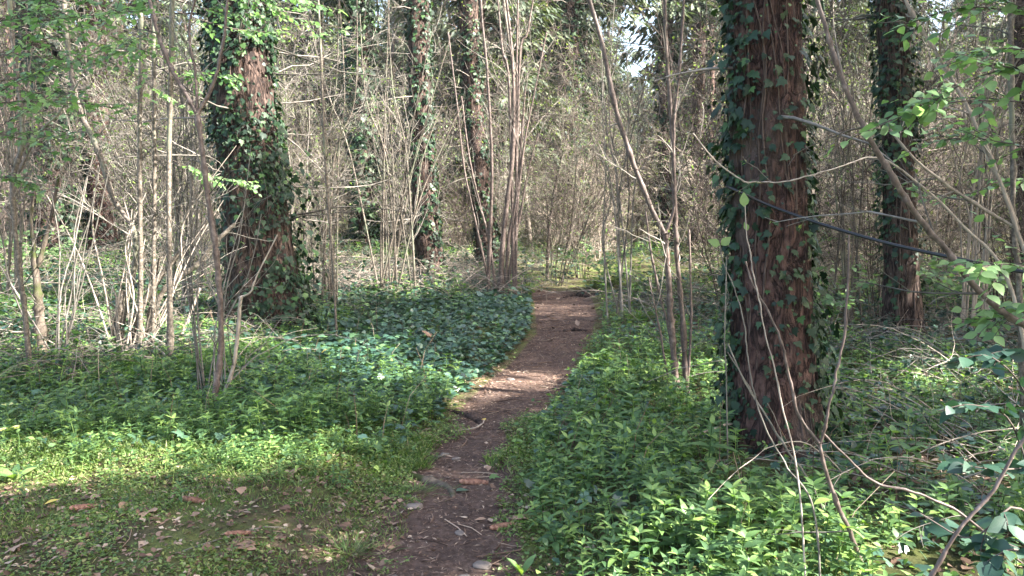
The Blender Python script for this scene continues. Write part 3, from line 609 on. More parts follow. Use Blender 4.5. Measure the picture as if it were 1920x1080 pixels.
# ------------------------------------------------------------------ traced saplings
def stem_paths(mb, paths, depth, rng, levels, tips, twig=None, foot=True, sides=8, dd=0.0, zfoot=None, start=.2, wsc=.70):
    for k, path in enumerate(paths):
        dep = depth; n = max(20, len(path)*7); pts = []
        for i, q in enumerate(path): pts.append(at(q[0], q[1], dep+(q[3] if len(q) > 3 else 0)))
        if foot and k == 0 or (foot == 'all'): pts[-1][2] = gz(pts[-1][0], pts[-1][1])-.05
        P = crsp(pts, n); P = P+np.cumsum(rng.normal(0, .0018, P.shape), 0)*np.sin(np.linspace(0, math.pi, n))[:, None]
        w = np.interp(np.linspace(0, 1, n), np.linspace(0, 1, len(path)), [q[2] for q in path])/F*depth/2*wsc
        w = w*(1+.05*rng.normal(size=n)+.35*(rng.random(n) < .12))
        P = P[::-1]; w = w[::-1]; mb.tube(P, w, sides)
        if levels and twig is not None:
            cnt, ang, Lf, wg, tr = levels[0]
            for _ in range(rng.poisson(cnt*np.linalg.norm(P[-1]-P[0]))):
                t = rng.uniform(start, .98); p, d = sub(P, t); a = ang*rng.uniform(.6, 1.4); dr = d*math.cos(a)+perp(d, rng)*math.sin(a)
                r = min(np.interp(t*(n-1), range(n), w)*.5, .006); L = Lf*rng.uniform(.3, 1.3)
                grow(twig, poly(p, dr, L, rng, 7, wg, tr), np.linspace(r, .0016, 7), levels[1:], rng, tips, (4, 3, 3, 3), 1, .0012, .1)
def sapling(label, paths, depth, seed, bark='hazel', levels=((4, .8, .5, .12, .02), (3, .7, .2, .12, 0)), leaf=0, name='sapling', foot=True, leafsize=.03, tm=SMALL, lm_='bud', start=.2, twigm='twig', per=2, cat='sapling', sides=9, wsc=.70):
    rng = np.random.default_rng(seed); p0 = at(paths[0][-1][0], paths[0][-1][1], depth); p0[2] = gz(p0[0], p0[1])
    t = thing(name, label, cat, p0); a, b = MB(), MB(); tips = []
    stem_paths(a, paths, depth, rng, list(levels), tips, b, foot, sides, start=start, wsc=wsc)
    parts = [(a, 'stem', bark), (b, 'twigs', twigm)]
    if leaf:
        l = MB(); k = [q for q in tips if rng.random() < leaf]; leafmesh(l, k, tm, leafsize, rng, per, .05); parts.append((l, 'leaves', lm_))
    for m_, nme, mt in parts:
        m_.flush()
        if not m_.v: continue
        m_.v = [v-p0.astype(np.float32) for v in m_.v]; m_.build(nme, M[mt], t)
    return t
sapling('forked hazel stem with a wide high fork in front of the massive ivy trunk', [
    [(370, 215, 12), (385, 330, 14), (394, 400, 15), (403, 480, 15), (408, 560, 15), (410, 650, 15), (404, 720, 16), (398, 800, 18)],
    [(272, -40, 9), (280, 0, 9), (300, 80, 10), (325, 140, 10), (350, 185, 11), (368, 212, 12)],
    [(428, -40, 7), (425, 0, 7), (417, 70, 8), (405, 130, 9), (390, 175, 10), (371, 212, 11)],
    [(366, 0, 6), (352, 60, 6), (362, 130, 7), (369, 210, 8)]], 5.7, 201, 'redstem', leaf=.1)
sapling('straight slender stem, thicker one of the upright pair on the left', [[(263, -40, 10), (264, 100, 10), (262, 250, 11), (262, 400, 12), (263, 550, 13), (262, 700, 15)]], 7.4, 202, leaf=.1)
sapling('straight slender stem, smooth brown one of the upright pair on the left', [[(286, -40, 8), (288, 60, 9), (289, 200, 9), (290, 400, 10), (289, 550, 10), (286, 700, 12)]], 7.5, 203, leaf=.1)
sapling('leaning stem near the left edge with a mossy foot', [[(16, -40, 8), (22, 60, 9), (36, 180, 10), (40, 270, 11), (25, 330, 12), (24, 400, 12), (32, 480, 12), (45, 560, 13), (52, 640, 14), (60, 745, 16)],
    [(150, 150, 4), (110, 210, 5), (70, 250, 6), (35, 325, 7)]], 6.6, 204, leaf=.15)
sapling('thick moss covered stump stem near the left edge', [[(62, 470, 12), (70, 540, 20), (76, 600, 26), (80, 680, 32)], [(66, 350, 8), (60, 400, 9), (64, 470, 11)], [(110, 330, 7), (95, 400, 9), (72, 500, 12)]], 7.3, 205, 'mossbark')
sapling('bowed grey stem curving down into the cut hazel stool', [[(118, -30, 12), (124, 60, 13), (136, 150, 13), (150, 210, 13), (178, 270, 13), (198, 330, 13), (214, 375, 12), (250, 430, 13), (256, 480, 13), (240, 560, 14), (226, 620, 15), (224, 700, 18)]], 7.7, 206, leaf=.1)
sapling('cut hazel stool of short thick stumps and slanting poles on the left', [
    [(232, 545, 20), (226, 600, 24), (222, 650, 26), (226, 705, 30)], [(346, 462, 12), (318, 500, 15), (290, 540, 16), (262, 590, 18), (250, 640, 20), (248, 700, 22)],
    [(440, 420, 9), (400, 458, 12), (370, 495, 14), (330, 525, 14), (296, 560, 13), (264, 592, 13)], [(246, 640, 14), (242, 700, 18)], [(262, 590, 14), (268, 660, 18), (265, 705, 20)],
    [(215, 590, 10), (212, 700, 14)], [(278, 640, 6), (272, 700, 8)], [(300, 480, 6), (282, 560, 7), (270, 640, 8), (262, 700, 9)]], 7.6, 207, foot='all', bark='hazel', levels=((3, .9, .5, .14, .03), (4, .7, .25, .14, 0)))
sapling('pale grey leaning stem crossing behind the forked hazel foot', [[(452, 555, 9), (446, 600, 10), (438, 680, 11), (418, 740, 11), (398, 800, 12)], [(520, 440, 3), (480, 520, 4), (470, 545, 5), (452, 556, 6)]], 5.9, 208, 'pale')
sapling('pale bleached pole leaning low behind the hazel stool', [[(375, 540, 6), (356, 590, 9), (335, 640, 10), (310, 700, 11)]], 7.9, 209, 'pale', levels=())
sapling('single tall thin whip between the massive ivy trunk and the thicket', [[(594, -40, 6), (600, 60, 6), (604, 150, 7), (608, 250, 7), (616, 370, 7), (625, 470, 7), (630, 560, 7), (632, 650, 8)]], 8.6, 210, 'hazel', leaf=.2)
sapling('bundle of smooth brown hazel stems beside the end of the path', [
    [(945, -40, 5), (958, 80, 8), (964, 200, 11), (962, 300, 12), (952, 390, 13), (944, 460, 14), (938, 530, 17)],
    [(898, -40, 6), (905, 50, 6), (914, 150, 7), (922, 300, 8), (920, 420, 9), (914, 530, 10)],
    [(1006, -40, 4), (990, 60, 5), (975, 130, 6), (966, 200, 7)], [(930, -40, 5), (942, 90, 6), (955, 170, 7), (964, 205, 8)], [(972, -40, 4), (970, 80, 6), (968, 200, 7)],
    [(1010, 250, 3), (990, 320, 4), (975, 400, 6), (962, 460, 7), (948, 530, 9)], [(985, 160, 4), (978, 260, 6), (968, 380, 8), (955, 450, 9), (945, 530, 11)],
    [(865, 180, 4), (880, 290, 5), (900, 380, 6), (918, 450, 6), (932, 530, 8)], [(840, 60, 4), (858, 200, 4), (872, 320, 5), (895, 430, 6), (925, 530, 7)], [(1025, 60, 4), (1005, 160, 4), (985, 260, 5), (968, 400, 6), (950, 530, 7)]], 13.2, 211, 'redstem', levels=((2, .6, 1.0, .1, .04), (3, .7, .35, .12, 0)), foot='all', name='hazel_clump', cat='shrub', leaf=.1)
rg = np.random.default_rng(77); P_ = []
for k in range(15):
    bx = 735+rg.normal(0, 26); tx = 735+rg.normal(0, 105); ty = rg.uniform(-40, 230); mid = (bx+tx)/2-(tx-bx)*.12
    P_.append([(tx, ty, 2.2), ((mid+tx)/2+rg.normal(0, 7), ty*.65+170, 3), (mid+rg.normal(0, 7), (ty+545)/2+20, 4), (bx, 548, rg.uniform(4, 7))])
sapling('dense fan of thin brown hazel stems in the thicket left of the path end', P_, 12.2, 212, 'hazel', levels=((2, .6, .8, .1, .03), (4, .7, .3, .12, 0)), foot='all', name='hazel_clump', cat='shrub', leaf=.08, sides=6)
for q, (lab, bx, by, dep, sp, nn, sd, mt) in enumerate([
    ('loose fan of grey stems right behind the massive ivy trunk', 620, 560, 11.5, 70, 10, 213, 'hazel'),
    ('clump of upright beige stems filling the gap near the left edge', 20, 560, 10.0, 40, 8, 214, 'hazel'),
    ('spray of slender stems between the path end and the forked sapling', 1165, 600, 10.5, 60, 8, 215, 'twig'),
    ('clump of grey poles between the two right hand ivy trunks', 1590, 600, 9.8, 60, 9, 216, 'hazel'),
    ('clump of lit beige poles at the far right below the leafy sprays', 1830, 620, 9.4, 70, 12, 217, 'pale'),
    ('spray of dry thin shoots rising from the cut hazel stool', 240, 700, 7.5, 110, 16, 231, 'pale'),
    ('spray of dry shoots beside the foot of the leaning edge stem', 110, 720, 7.0, 80, 9, 232, 'twig'),
    ('spray of thin twigs round the foot of the forked hazel', 400, 790, 6.0, 70, 8, 233, 'twig'),
    ('clump of thin stems behind the upright pair of saplings', 345, 580, 9.8, 60, 9, 218, 'hazel')]):
    P_ = []
    for k in range(nn):
        b0 = bx+rg.normal(0, 14); tx = bx+rg.normal(0, sp); ty = rg.uniform(-60, 260) if sd < 230 else rg.uniform(250, 560); m_ = (b0+tx)/2-(tx-b0)*.1
        P_.append([(tx, ty, 2), (m_+(tx-m_)*.4+rg.normal(0, 12), ty*.6+by*.35, 3), (m_+rg.normal(0, 10), (ty+by)/2+30, 4), (b0, by, rg.uniform(5, 8) if sd < 230 else 4.5)])
    sapling(lab, P_, dep, sd, mt, levels=((2, .7, .7, .12, .02), (4, .7, .3, .12, 0)), foot='all', name='hazel_clump', cat='shrub', leaf=.08, sides=6)
sapling('smooth forked sapling right of the path with a long arm arching left', [
    [(1248, 440, 15), (1252, 520, 15), (1256, 600, 16), (1262, 680, 17), (1270, 760, 20)],
    [(1096, -40, 11), (1105, 0, 12), (1125, 70, 12), (1142, 150, 13), (1158, 215, 13), (1178, 280, 13), (1202, 345, 13), (1222, 395, 13), (1246, 438, 14)],
    [(1284, -40, 6), (1278, 60, 7), (1272, 150, 7), (1264, 220, 8), (1262, 300, 8), (1264, 385, 8), (1248, 436, 9)],
    [(1246, -40, 9), (1248, 80, 10), (1254, 180, 10), (1260, 280, 11), (1264, 400, 11), (1268, 480, 12), (1280, 600, 13), (1288, 760, 16)],
    [(1210, 390, 5), (1222, 480, 6), (1240, 560, 6), (1258, 640, 7), (1266, 760, 8)], [(1292, 430, 5), (1296, 560, 6), (1292, 680, 7), (1286, 760, 9)], [(1216, 520, 4), (1232, 600, 5), (1250, 690, 6), (1262, 760, 7)]], 6.3, 220, 'redstem', leaf=.3, foot=True, per=2)
sapling('long bare branch arching down across the right side in front of the trunks', [
    [(1515, -60, 10), (1532, 0, 11), (1555, 75, 12), (1578, 150, 13), (1605, 215, 14), (1640, 280, 14), (1672, 340, 15), (1705, 390, 15), (1745, 440, 16), (1790, 485, 16), (1835, 545, 17), (1880, 585, 18), (1960, 640, 20), (2080, 800, 24), (2120, 1000, 30)]], 3.2, 221, 'redstem', levels=((1.6, .9, .5, .12, .01), (2, .7, .2, .12, 0)), leaf=.4, name='sapling')
sapling('upright sapling with pale bark along the right edge', [[(1880, -60, 14), (1896, 0, 13), (1900, 120, 13), (1902, 260, 13), (1906, 420, 13), (1916, 560, 14), (1930, 760, 18)]], 4.6, 222, 'hazel', leaf=.2)
sapling('thin sapling crossing diagonally through the leafy sprays on the right', [
    [(1690, -40, 8), (1702, 10, 9), (1738, 70, 9), (1770, 120, 8), (1790, 150, 8), (1830, 230, 8), (1870, 320, 9), (1905, 420, 10), (1945, 560, 12), (1980, 780, 16)],
    [(1660, 230, 5), (1700, 280, 6), (1760, 335, 7), (1830, 385, 8), (1900, 425, 8)], [(1824, 222, 6), (1842, 268, 7), (1862, 320, 7), (1895, 395, 8), (1910, 430, 8)]], 4.2, 223, 'pale', leaf=.3)
sapling('young forked stem rising in front of the nearest thick trunk', [
    [(1537, 832, 9), (1548, 880, 10), (1576, 950, 12), (1602, 1010, 13), (1640, 1100, 15)],
    [(1398, 490, 4), (1412, 540, 5), (1440, 600, 6), (1458, 650, 7), (1476, 715, 8), (1492, 775, 8), (1535, 830, 9)],
    [(1592, 440, 6), (1590, 530, 6), (1583, 620, 7), (1565, 700, 7), (1553, 740, 7), (1545, 790, 8), (1538, 830, 8)],
    [(1540, 808, 5), (1580, 850, 6), (1640, 908, 8), (1700, 930, 7), (1780, 960, 7), (1860, 1020, 7), (1920, 1060, 7)]], 2.9, 224, 'redstem', levels=((1.2, .8, .3, .12, .02), (1.5, .7, .15, .12, 0)), leaf=.3)
sapling('thin shoot topped by one pale green bud before the thick trunk', [[(1397, 385, 2.5), (1400, 430, 3), (1412, 480, 3.5), (1424, 530, 4), (1440, 620, 4), (1470, 760, 5), (1500, 900, 6), (1520, 1040, 7)]], 2.7, 225, 'pale', levels=(), name='young_shoot', wsc=.6)
sapling('thin shoot with two fresh leaves left of the thick trunk', [[(1350, 460, 2.5), (1358, 500, 3), (1375, 540, 3), (1395, 600, 4), (1410, 690, 4.5), (1440, 800, 5), (1480, 880, 5), (1530, 960, 6), (1545, 1090, 7)]], 2.7, 226, 'twig', levels=(), name='young_shoot', wsc=.6)
sapling('pale slanting rod standing by the foot of the thick trunk', [[(1362, 480, 4), (1358, 620, 5), (1360, 720, 5), (1368, 800, 6)], [(1364, 660, 4), (1400, 720, 5), (1440, 790, 6), (1480, 850, 6), (1520, 900, 7)]], 4.2, 227, 'twig', levels=((1.5, .8, .3, .1, 0),), wsc=.5)
sapling('thin dark curving stem in the distance beyond the path', [[(1062, 260, 4), (1048, 320, 7), (1040, 350, 8), (1034, 390, 8), (1028, 440, 8), (1026, 490, 10)]], 17, 228, 'darktwig', levels=((2, .8, .8, .12, 0), (3, .7, .3, .12, 0)))
sapling('arching pale twig with swelling buds across the upper trunk', [[(1300, 250, 3), (1340, 300, 4), (1385, 335, 4), (1420, 345, 4), (1480, 345, 3.5), (1560, 325, 3.5), (1640, 300, 4), (1700, 330, 5), (1800, 420, 7), (1900, 560, 9), (1980, 800, 14)]], 3.6, 229, 'pale', levels=((2.5, .7, .16, .12, .02),), leaf=1, leafsize=.022)
sapling('long thin whip crossing low over the right hand undergrowth', [[(1365, 645, 4), (1400, 720, 5), (1450, 790, 5), (1490, 850, 6), (1530, 920, 6), (1556, 1000, 7), (1570, 1090, 7)]], 3.4, 230, 'twig', levels=((1.5, .7, .2, .12, .02),), wsc=.6)

# ------------------------------------------------------------------ leafy sprays (parts of near saplings whose stems stand just out of view)
def spray(lb, lf, pts, rng, leafL, tmpl, side_n=9, side_L=.3, r=.004, dens=26):
    P = crsp(pts, 16); lb.tube(P, np.linspace(r, .0015, 16), 5); PP, AA = [], []
    for k in range(side_n):
        t = rng.uniform(.12, .95); p, d = sub(P, t); s = unit(np.cross(d, (0, 0, 1)))*(1 if k % 2 else -1)
        dr = d*.8+s*.7+np.array([0, 0, rng.normal(.05, .32)]); Q = poly(p, dr, side_L*(1.1-.6*t)*rng.uniform(.6, 1.2), rng, 7, .06, -.02); lb.tube(Q, np.linspace(.0022, .001, 7), 4)
        m = max(3, int(dens*np.linalg.norm(Q[-1]-Q[0])))
        for i in range(m):
            p2, d2 = sub(Q, (i+.7)/m); s2 = unit(np.cross(d2, (0, 0, 1)))*(1 if i % 2 else -1); PP.append(p2); AA.append(d2*.7+s2*.8+rng.normal(size=3)*.15+[0, 0, -.18])
    for i in range(10):
        p2, d2 = sub(P, .3+.07*i); s2 = unit(np.cross(d2, (0, 0, 1)))*(1 if i % 2 else -1); PP.append(p2); AA.append(d2*.6+s2*.9)
    n = len(PP); lf.inst(tmpl, np.array(PP), np.array(AA), rng.normal(size=(n, 3))*.5+[0, -.25, 1], leafL*rng.uniform(.65, 1.15, n))
def leafy_sapling(label, stem, sprays, depth, seed, leafL, tmpl, mname='young', **kw):
    rng = np.random.default_rng(seed); p0 = at(*stem[-1][:2], depth); p0[2] = gz(p0[0], p0[1]); t = thing('leafy_sapling', label, 'sapling', p0)
    a, b, c = MB(), MB(), MB(); stem_paths(a, [stem], depth, rng, [], [], None, True, 9)
    for s in sprays: spray(b, c, [at(q[0], q[1], depth+q[2]) for q in s], rng, leafL, tmpl, **kw)
    for m_, nme, mt in ((a, 'stem', 'hazel'), (b, 'branches', 'darktwig'), (c, 'leaves', mname)):
        m_.flush(); m_.v = [v-p0.astype(np.float32) for v in m_.v]; m_.build(nme, M[mt], t)
leafy_sapling('near sapling spreading flat sprays of fresh oval leaves on the upper right', [(1990, -200, 20), (2000, 200, 22), (2010, 600, 26), (2020, 1200, 32)], [
    [(2000, 190, 0), (1900, 190, .1), (1800, 190, 0), (1700, 215, -.1), (1630, 245, -.2)], [(2000, 40, 0), (1900, 20, .1), (1800, 15, .2), (1700, 45, .3)], [(2000, 110, .3), (1900, 90, .4), (1800, 110, .5)],
    [(1998, 470, -.2), (1940, 500, -.2), (1880, 495, -.3), (1800, 505, -.3)], [(2000, 300, .6), (1900, 270, .7), (1780, 260, .8), (1690, 290, .9)], [(2000, 580, .2), (1930, 585, .2), (1860, 600, .2)], [(2000, 330, 1.6), (1900, 340, 1.7), (1780, 370, 1.8), (1700, 350, 1.9)],
    [(1995, 150, -.3), (1900, 130, -.2), (1820, 150, -.2), (1750, 190, -.2)]], 3.1, 301, .055, OVAL, dens=30, side_n=13)
leafy_sapling('maple like sapling spreading bright green leaves over the upper left', [(-70, -200, 20), (-60, 200, 22), (-60, 600, 26), (-50, 1000, 30)], [
    [(-60, 130, 0), (20, 100, .1), (120, 60, .1), (230, 20, 0)], [(-60, 200, 0), (40, 190, .1), (140, 195, .2), (250, 205, .3)], [(-60, 60, .3), (60, 20, .4), (180, -10, .4)], [(-60, 250, .6), (40, 250, .8), (140, 262, 1)],
    [(-60, 90, 1), (100, 110, 1.3), (220, 130, 1.6), (330, 190, 1.8)], [(-60, 340, 1), (0, 330, 1.1), (50, 345, 1.2)], [(-60, 160, .5), (60, 140, .6), (180, 100, .8), (280, 70, 1)], [(-60, 20, .2), (40, 40, .5), (160, 30, .9), (280, 20, 1.3)], [(-60, 220, .3), (20, 160, .4), (90, 130, .6)], [(-60, 280, .9), (60, 200, 1.2), (160, 170, 1.5)], [(-60, -20, .8), (80, 10, 1.0), (190, 60, 1.4), (330, 120, 1.9)]], 4.8, 302, .052, MAPLE, dens=13, side_n=18, side_L=.42)
leafy_sapling('sapling whose leafy branch hangs along the top edge above the massive trunk', [(820, -400, 10), (780, -260, 12), (740, -700, 16), (700, -1200, 20)][::-1] if False else [(330, -260, 10), (322, 100, 12), (318, 400, 13), (320, 690, 16)], [
    [(330, -60, 0), (420, -30, .1), (500, 10, .2), (580, 45, .2), (650, 60, .2)], [(328, 0, .2), (400, 20, .3), (480, 25, .3), (560, 20, .4)], [(326, -20, -.3), (450, -20, -.3), (560, 0, -.2), (640, 20, -.2)], [(324, 150, .1), (380, 140, .3), (440, 150, .4)], [(324, 90, -.2), (250, 95, -.3), (190, 110, -.4)], [(322, -10, -.2), (260, 10, -.3), (180, 30, -.3), (120, 30, -.4)], [(328, 20, .5), (420, 50, .7), (500, 60, .9), (600, 70, 1)], [(322, 300, .3), (400, 330, .5), (480, 350, .6)]], 6.9, 303, .06, OVAL, dens=34, side_n=14)
for lab, px, py, dep, n, hh, sd in [('fresh leafy branches low in the middle distance right of the path end', 1130, 500, 15, 7, 1.0, 311), ('patch of leafy shoots in the sunny clearing at the far left', 60, 500, 14, 9, 1.0, 312), ('leafy young shrub at the far right behind the second ivy trunk', 1800, 560, 10, 8, 1.6, 313), ('yellow green young fern like shrub beside the hazel bundle', 985, 515, 13.8, 6, .45, 314), ('leafy shoots in the dark gap beside the second ivy trunk', 1560, 600, 9.5, 6, 1.0, 315)]:
    rng = np.random.default_rng(sd); p = at(px, py, dep); p[2] = gz(p[0], p[1]); t = thing('young_shrub', lab, 'shrub', p); b, c = MB(), MB()
    for k in range(n):
        a = k*6.28/n+rng.uniform(-.3, .3); L = hh*rng.uniform(.6, 1.2); P0 = np.array([0, 0, 0.]); spray(b, c, [P0, np.array([math.cos(a)*.2, math.sin(a)*.2, .45])*L, np.array([math.cos(a)*.7, math.sin(a)*.7, .7])*L, np.array([math.cos(a)*1.2, math.sin(a)*1.2, .68])*L], rng, .09, OVAL, side_n=7, side_L=.35*hh, dens=20)
    b.build('branches', M['twig'], t); c.build('leaves', M['bud' if sd == 314 else 'young'], t)
# ------------------------------------------------------------------ brambles and dark near leaves
def bramble(label, seed, n, Lr, loc, matn='twig', leaf=.3, group=None, spread=1.0):
    rng = np.random.default_rng(seed); t = thing('bramble', label, 'bramble', loc, group); b, l = MB(), MB(); PP, AA = [], []
    for _ in range(n):
        a = rng.uniform(0, 6.3); L = rng.uniform(*Lr); u = rng.uniform(.5, 1.6); m = 14; s = np.linspace(0, 1, m)
        st = np.array([rng.normal(0, .25*spread), rng.normal(0, .25*spread), -.03]); P = st+np.stack([math.cos(a)*s*L*.8, math.sin(a)*s*L*.8, L*.5*u*(s-.75*s*s)], 1)+np.cumsum(rng.normal(0, .007, (m, 3)), 0)
        b.tube(P, np.linspace(rng.uniform(.003, .006), .0015, m), 4)
        if rng.random() < .6:
            for k in range(rng.integers(1, 5)):
                p, d = sub(P, rng.uniform(.2, .9)); b.tube(poly(p, d+rng.normal(size=3)*.7, rng.uniform(.1, .5), rng, 6, .15, 0), np.linspace(.0025, .001, 6), 3)
        if rng.random() < leaf:
            for k in range(8):
                p, d = sub(P, rng.uniform(.25, 1)); PP += [p]*3; AA += [d+rng.normal(size=3)*.5 for _ in range(3)]
    b.build('canes', M[matn], t)
    if PP: l.inst(OVAL, np.array(PP), np.array(AA), rng.normal(size=(len(PP), 3))*.4+[0, 0, 1], rng.uniform(.03, .06, len(PP))); l.build('leaves', M['dark'], t)
    return t
bp = [bramble('tangle of thin bramble canes among the undergrowth', 400+i, 22, (.8, 2.0), (0, 0, 0), ['twig', 'pale', 'twig'][i], .35, 'bramble tangles in the undergrowth') for i in range(3)]
BS = [(1600, 720, 6.6), (1830, 860, 4.9), (1560, 640, 8.2), (1800, 700, 6.8), (1900, 760, 5.8), (1740, 620, 8.4), (1880, 620, 8.2), (1820, 960, 4.0), (1700, 690, 7.2),
      (120, 640, 8.2), (30, 680, 7.6), (180, 700, 7.0), (330, 640, 8.4), (390, 610, 9), (560, 600, 9.9), (640, 560, 11), (700, 540, 12), (860, 520, 13.5), (60, 570, 10), (240, 560, 10.6), (1180, 560, 12.5), (1330, 560, 10), (1290, 610, 9.5), (480, 600, 10.0), (800, 530, 13), (1950, 900, 4.3), (1330, 520, 12),
      (60, 600, 8.8), (210, 640, 8.0), (270, 600, 8.9), (160, 560, 10.5), (340, 560, 10), (420, 560, 8.6), (520, 560, 10.8), (100, 700, 6.9), (240, 690, 7.1), (590, 520, 12.5), (650, 480, 13.5), (760, 500, 14), (830, 480, 15), (880, 470, 16), (1600, 560, 9.2), (1660, 500, 10.5), (1780, 500, 10.5), (1900, 560, 9.5), (1250, 540, 12.5), (0, 540, 11), (150, 600, 8.4), (300, 680, 7.4), (380, 700, 7.0), (200, 720, 7.3), (60, 660, 7.9), (330, 600, 9.3)]
rng = np.random.default_rng(8)
for i, (px, py, dep) in enumerate(BS):
    p = at(px, py, dep); p[2] = gz(p[0], p[1])
    if i < 3: bp[i].location = [float(q) for q in p]
    else: copy_tree(bp[i % 3], [float(q) for q in p], rng.uniform(0, 6.3), rng.uniform(.7, 1.15))
rng = np.random.default_rng(62)
for i in range(135):
    dep = rng.uniform(10.5, 22); x = rng.uniform(-.66, .66)*dep
    if i >= 75: dep = rng.uniform(12.8, 18); x = rng.uniform(-5.5, -.4)
    if pathd(x, dep) < .9 or (.05*dep < x < .2*dep and rng.random() < .6): continue
    copy_tree(bp[i % 3], (x, dep, gz(x, dep)), rng.uniform(0, 6.3), rng.uniform(.9, 1.5))
rng = np.random.default_rng(61)             # the shaded bush close to the camera, bottom right
p0 = at(1960, 1000, 2.6); p0[2] = gz(p0[0], p0[1]); t = thing('elder_bush', 'shaded near bush with broad dark leaves at the lower right edge', 'bush', p0); b, c = MB(), MB()
for q in [[(1960, 1000, 0), (1900, 800, 0), (1830, 760, -.1), (1760, 770, -.1)], [(1960, 1000, 0), (1930, 760, .1), (1860, 670, 0), (1790, 680, 0)], [(1965, 900, 0), (1930, 880, 0), (1860, 880, -.1), (1800, 870, -.1)], [(1960, 1000, 0), (1900, 950, -.2), (1820, 1010, -.2), (1720, 960, -.1), (1660, 940, 0)], [(1960, 700, .3), (1900, 660, .3), (1850, 665, .3)], [(1960, 1060, -.2), (1900, 1030, -.3), (1840, 1060, -.3)]]:
    spray(b, c, [at(u[0], u[1], 2.6+u[2]) for u in q], rng, .07, OVAL, side_n=3, side_L=.12, dens=9)
for m_, nme, mt in ((b, 'branches', 'darktwig'), (c, 'leaves', 'dark')):
    m_.flush(); m_.v = [v-p0.astype(np.float32) for v in m_.v]; m_.build(nme, M[mt], t)
sapling('rusty brown stick rising at the bottom right corner', [[(1960, 770, 7), (1900, 850, 9), (1850, 930, 10), (1790, 1000, 10), (1740, 1090, 10)]], 2.3, 231, 'redstem', levels=(), name='fallen_stick', foot=False)

# ------------------------------------------------------------------ cable
mb = MB(); P = crsp([at(1450, 330, 5.03), at(1395, 335, 4.96), at(1364, 347, 4.75), at(1378, 356, 4.54), at(1440, 384, 4.49), at(1540, 420, 4.2), at(1660, 455, 3.9), at(1790, 484, 3.6), at(1920, 510, 3.3), at(2100, 530, 2.9)], 60)
mb.tube(P, .0085, 10); o = mb.build('cable', M['cable']); tag(o, 'thick black cable hitched round the nearest thick trunk and sagging to the right edge', 'cable')

# ------------------------------------------------------------------ trodden-ground things
def gp(px, py): Y = gy(py); p = at(px, py, Y); p[2] = gz(p[0], p[1]); return p
def cone(label, px, py, L, rz, mt='cone'):
    rng = np.random.default_rng(int(px)); m = MB(); k = 130; i = np.arange(k); t = (i+.5)/k; a = i*2.39996; r = L*.125*np.sin(np.pi*np.clip(t*.88+.1, 0, 1))**.6
    pos = np.stack([t*L-L/2, r*.75*np.cos(a), r*.75*np.sin(a)], 1); o_ = np.stack([0*a, np.cos(a), np.sin(a)], 1)
    m.inst(lance(.42, .06, .2, .55), pos, np.array([1., 0, 0])+o_*.42, o_, L*.13); m.tube(np.stack([np.linspace(-L/2, L/2, 8), 0*np.zeros(8), np.zeros(8)], 1), L*.11*np.sin(np.linspace(.25, 2.95, 8))**.5, 12)
    o = m.build('spruce_cone', M[mt]); p = gp(px, py); o.location = (p[0], p[1], p[2]+L*.10); o.rotation_euler = (0, .03, rz); return tag(o, label, 'cone', 'spruce cones')
cone('reddish spruce cone lying in the middle of the path', 886, 908, .145, R(-4))
cone('spruce cone half hidden at the right edge of the path below the reddish one', 940, 990, .12, R(25))
cone('grey spruce cone on the mossy ground near the left edge', 158, 982, .12, R(15))
cone('brown spruce cone on the mossy ground beside the big dead leaf', 362, 981, .12, R(-20))
cone('small dark cone on the bare ground at the bottom left of the path', 445, 1038, .10, R(10))
def one_leaf(name, label, px, py, s, mt, tm, tilt=.35, group=None, cat='leaf', lift=.012):
    rng = np.random.default_rng(int(px*7+py)); m = MB(); m.inst(tm, np.zeros((1, 3)), rng.normal(size=(1, 3))*[1, 1, .15], rng.normal(size=(1, 3))*tilt+[0, 0, 1], s)
    o = m.build(name, M[mt]); p = gp(px, py); o.location = (p[0], p[1], p[2]+lift); return tag(o, label, cat, group)
for lab, px, py, s in [('large curled brown leaf on the mossy ground left of the path', 292, 993, .13), ('brown oak leaf at the bottom edge left of the path', 452, 1060, .12), ('pale brown leaf at the lower left corner of the trodden ground', 20, 1058, .09), ('folded brown leaf beside the grass tuft', 455, 960, .08), ('small curled leaf left of the brown cone', 236, 978, .07),
                       ('brown leaf against the right edge of the path', 968, 972, .09), ('dead leaf on the path just above the reddish cone', 922, 880, .07), ('crisp leaf at the path edge beside the hidden cone', 912, 978, .06), ('dead brown leaf lying in the front herbs', 545, 928, .09), ('tan leaf caught on top of the ivy carpet', 798, 657, .12)]:
    one_leaf('dead_leaf', lab, px, py, s, 'dryleaf', MAPLE if s > .08 else OVAL, group='dead leaves on the ground', lift=.12 if py < 700 else .015)
for lab, px, py, lf in [('yellow leaf lying on the left undergrowth', 616, 708, .2), ('yellow leaf on the mossy ground at the left edge', 84, 978, .015), ('small yellow leaf in the middle of the path', 910, 777, .01), ('yellow leaf cluster at the far left edge', 2, 655, .2)]:
    one_leaf('yellow_leaf', lab, px, py, .07, 'yellow', OVAL, .6, group='yellow leaves', lift=lf)
one_leaf('green_leaf', 'fallen green leaf on the path below the reddish cone', 855, 928, .085, 'ivyground', OVAL, .1); one_leaf('green_leaf', 'heart shaped green leaf at the tip of the reddish cone', 920, 900, .06, 'mercury', IVY, .2, lift=.03)
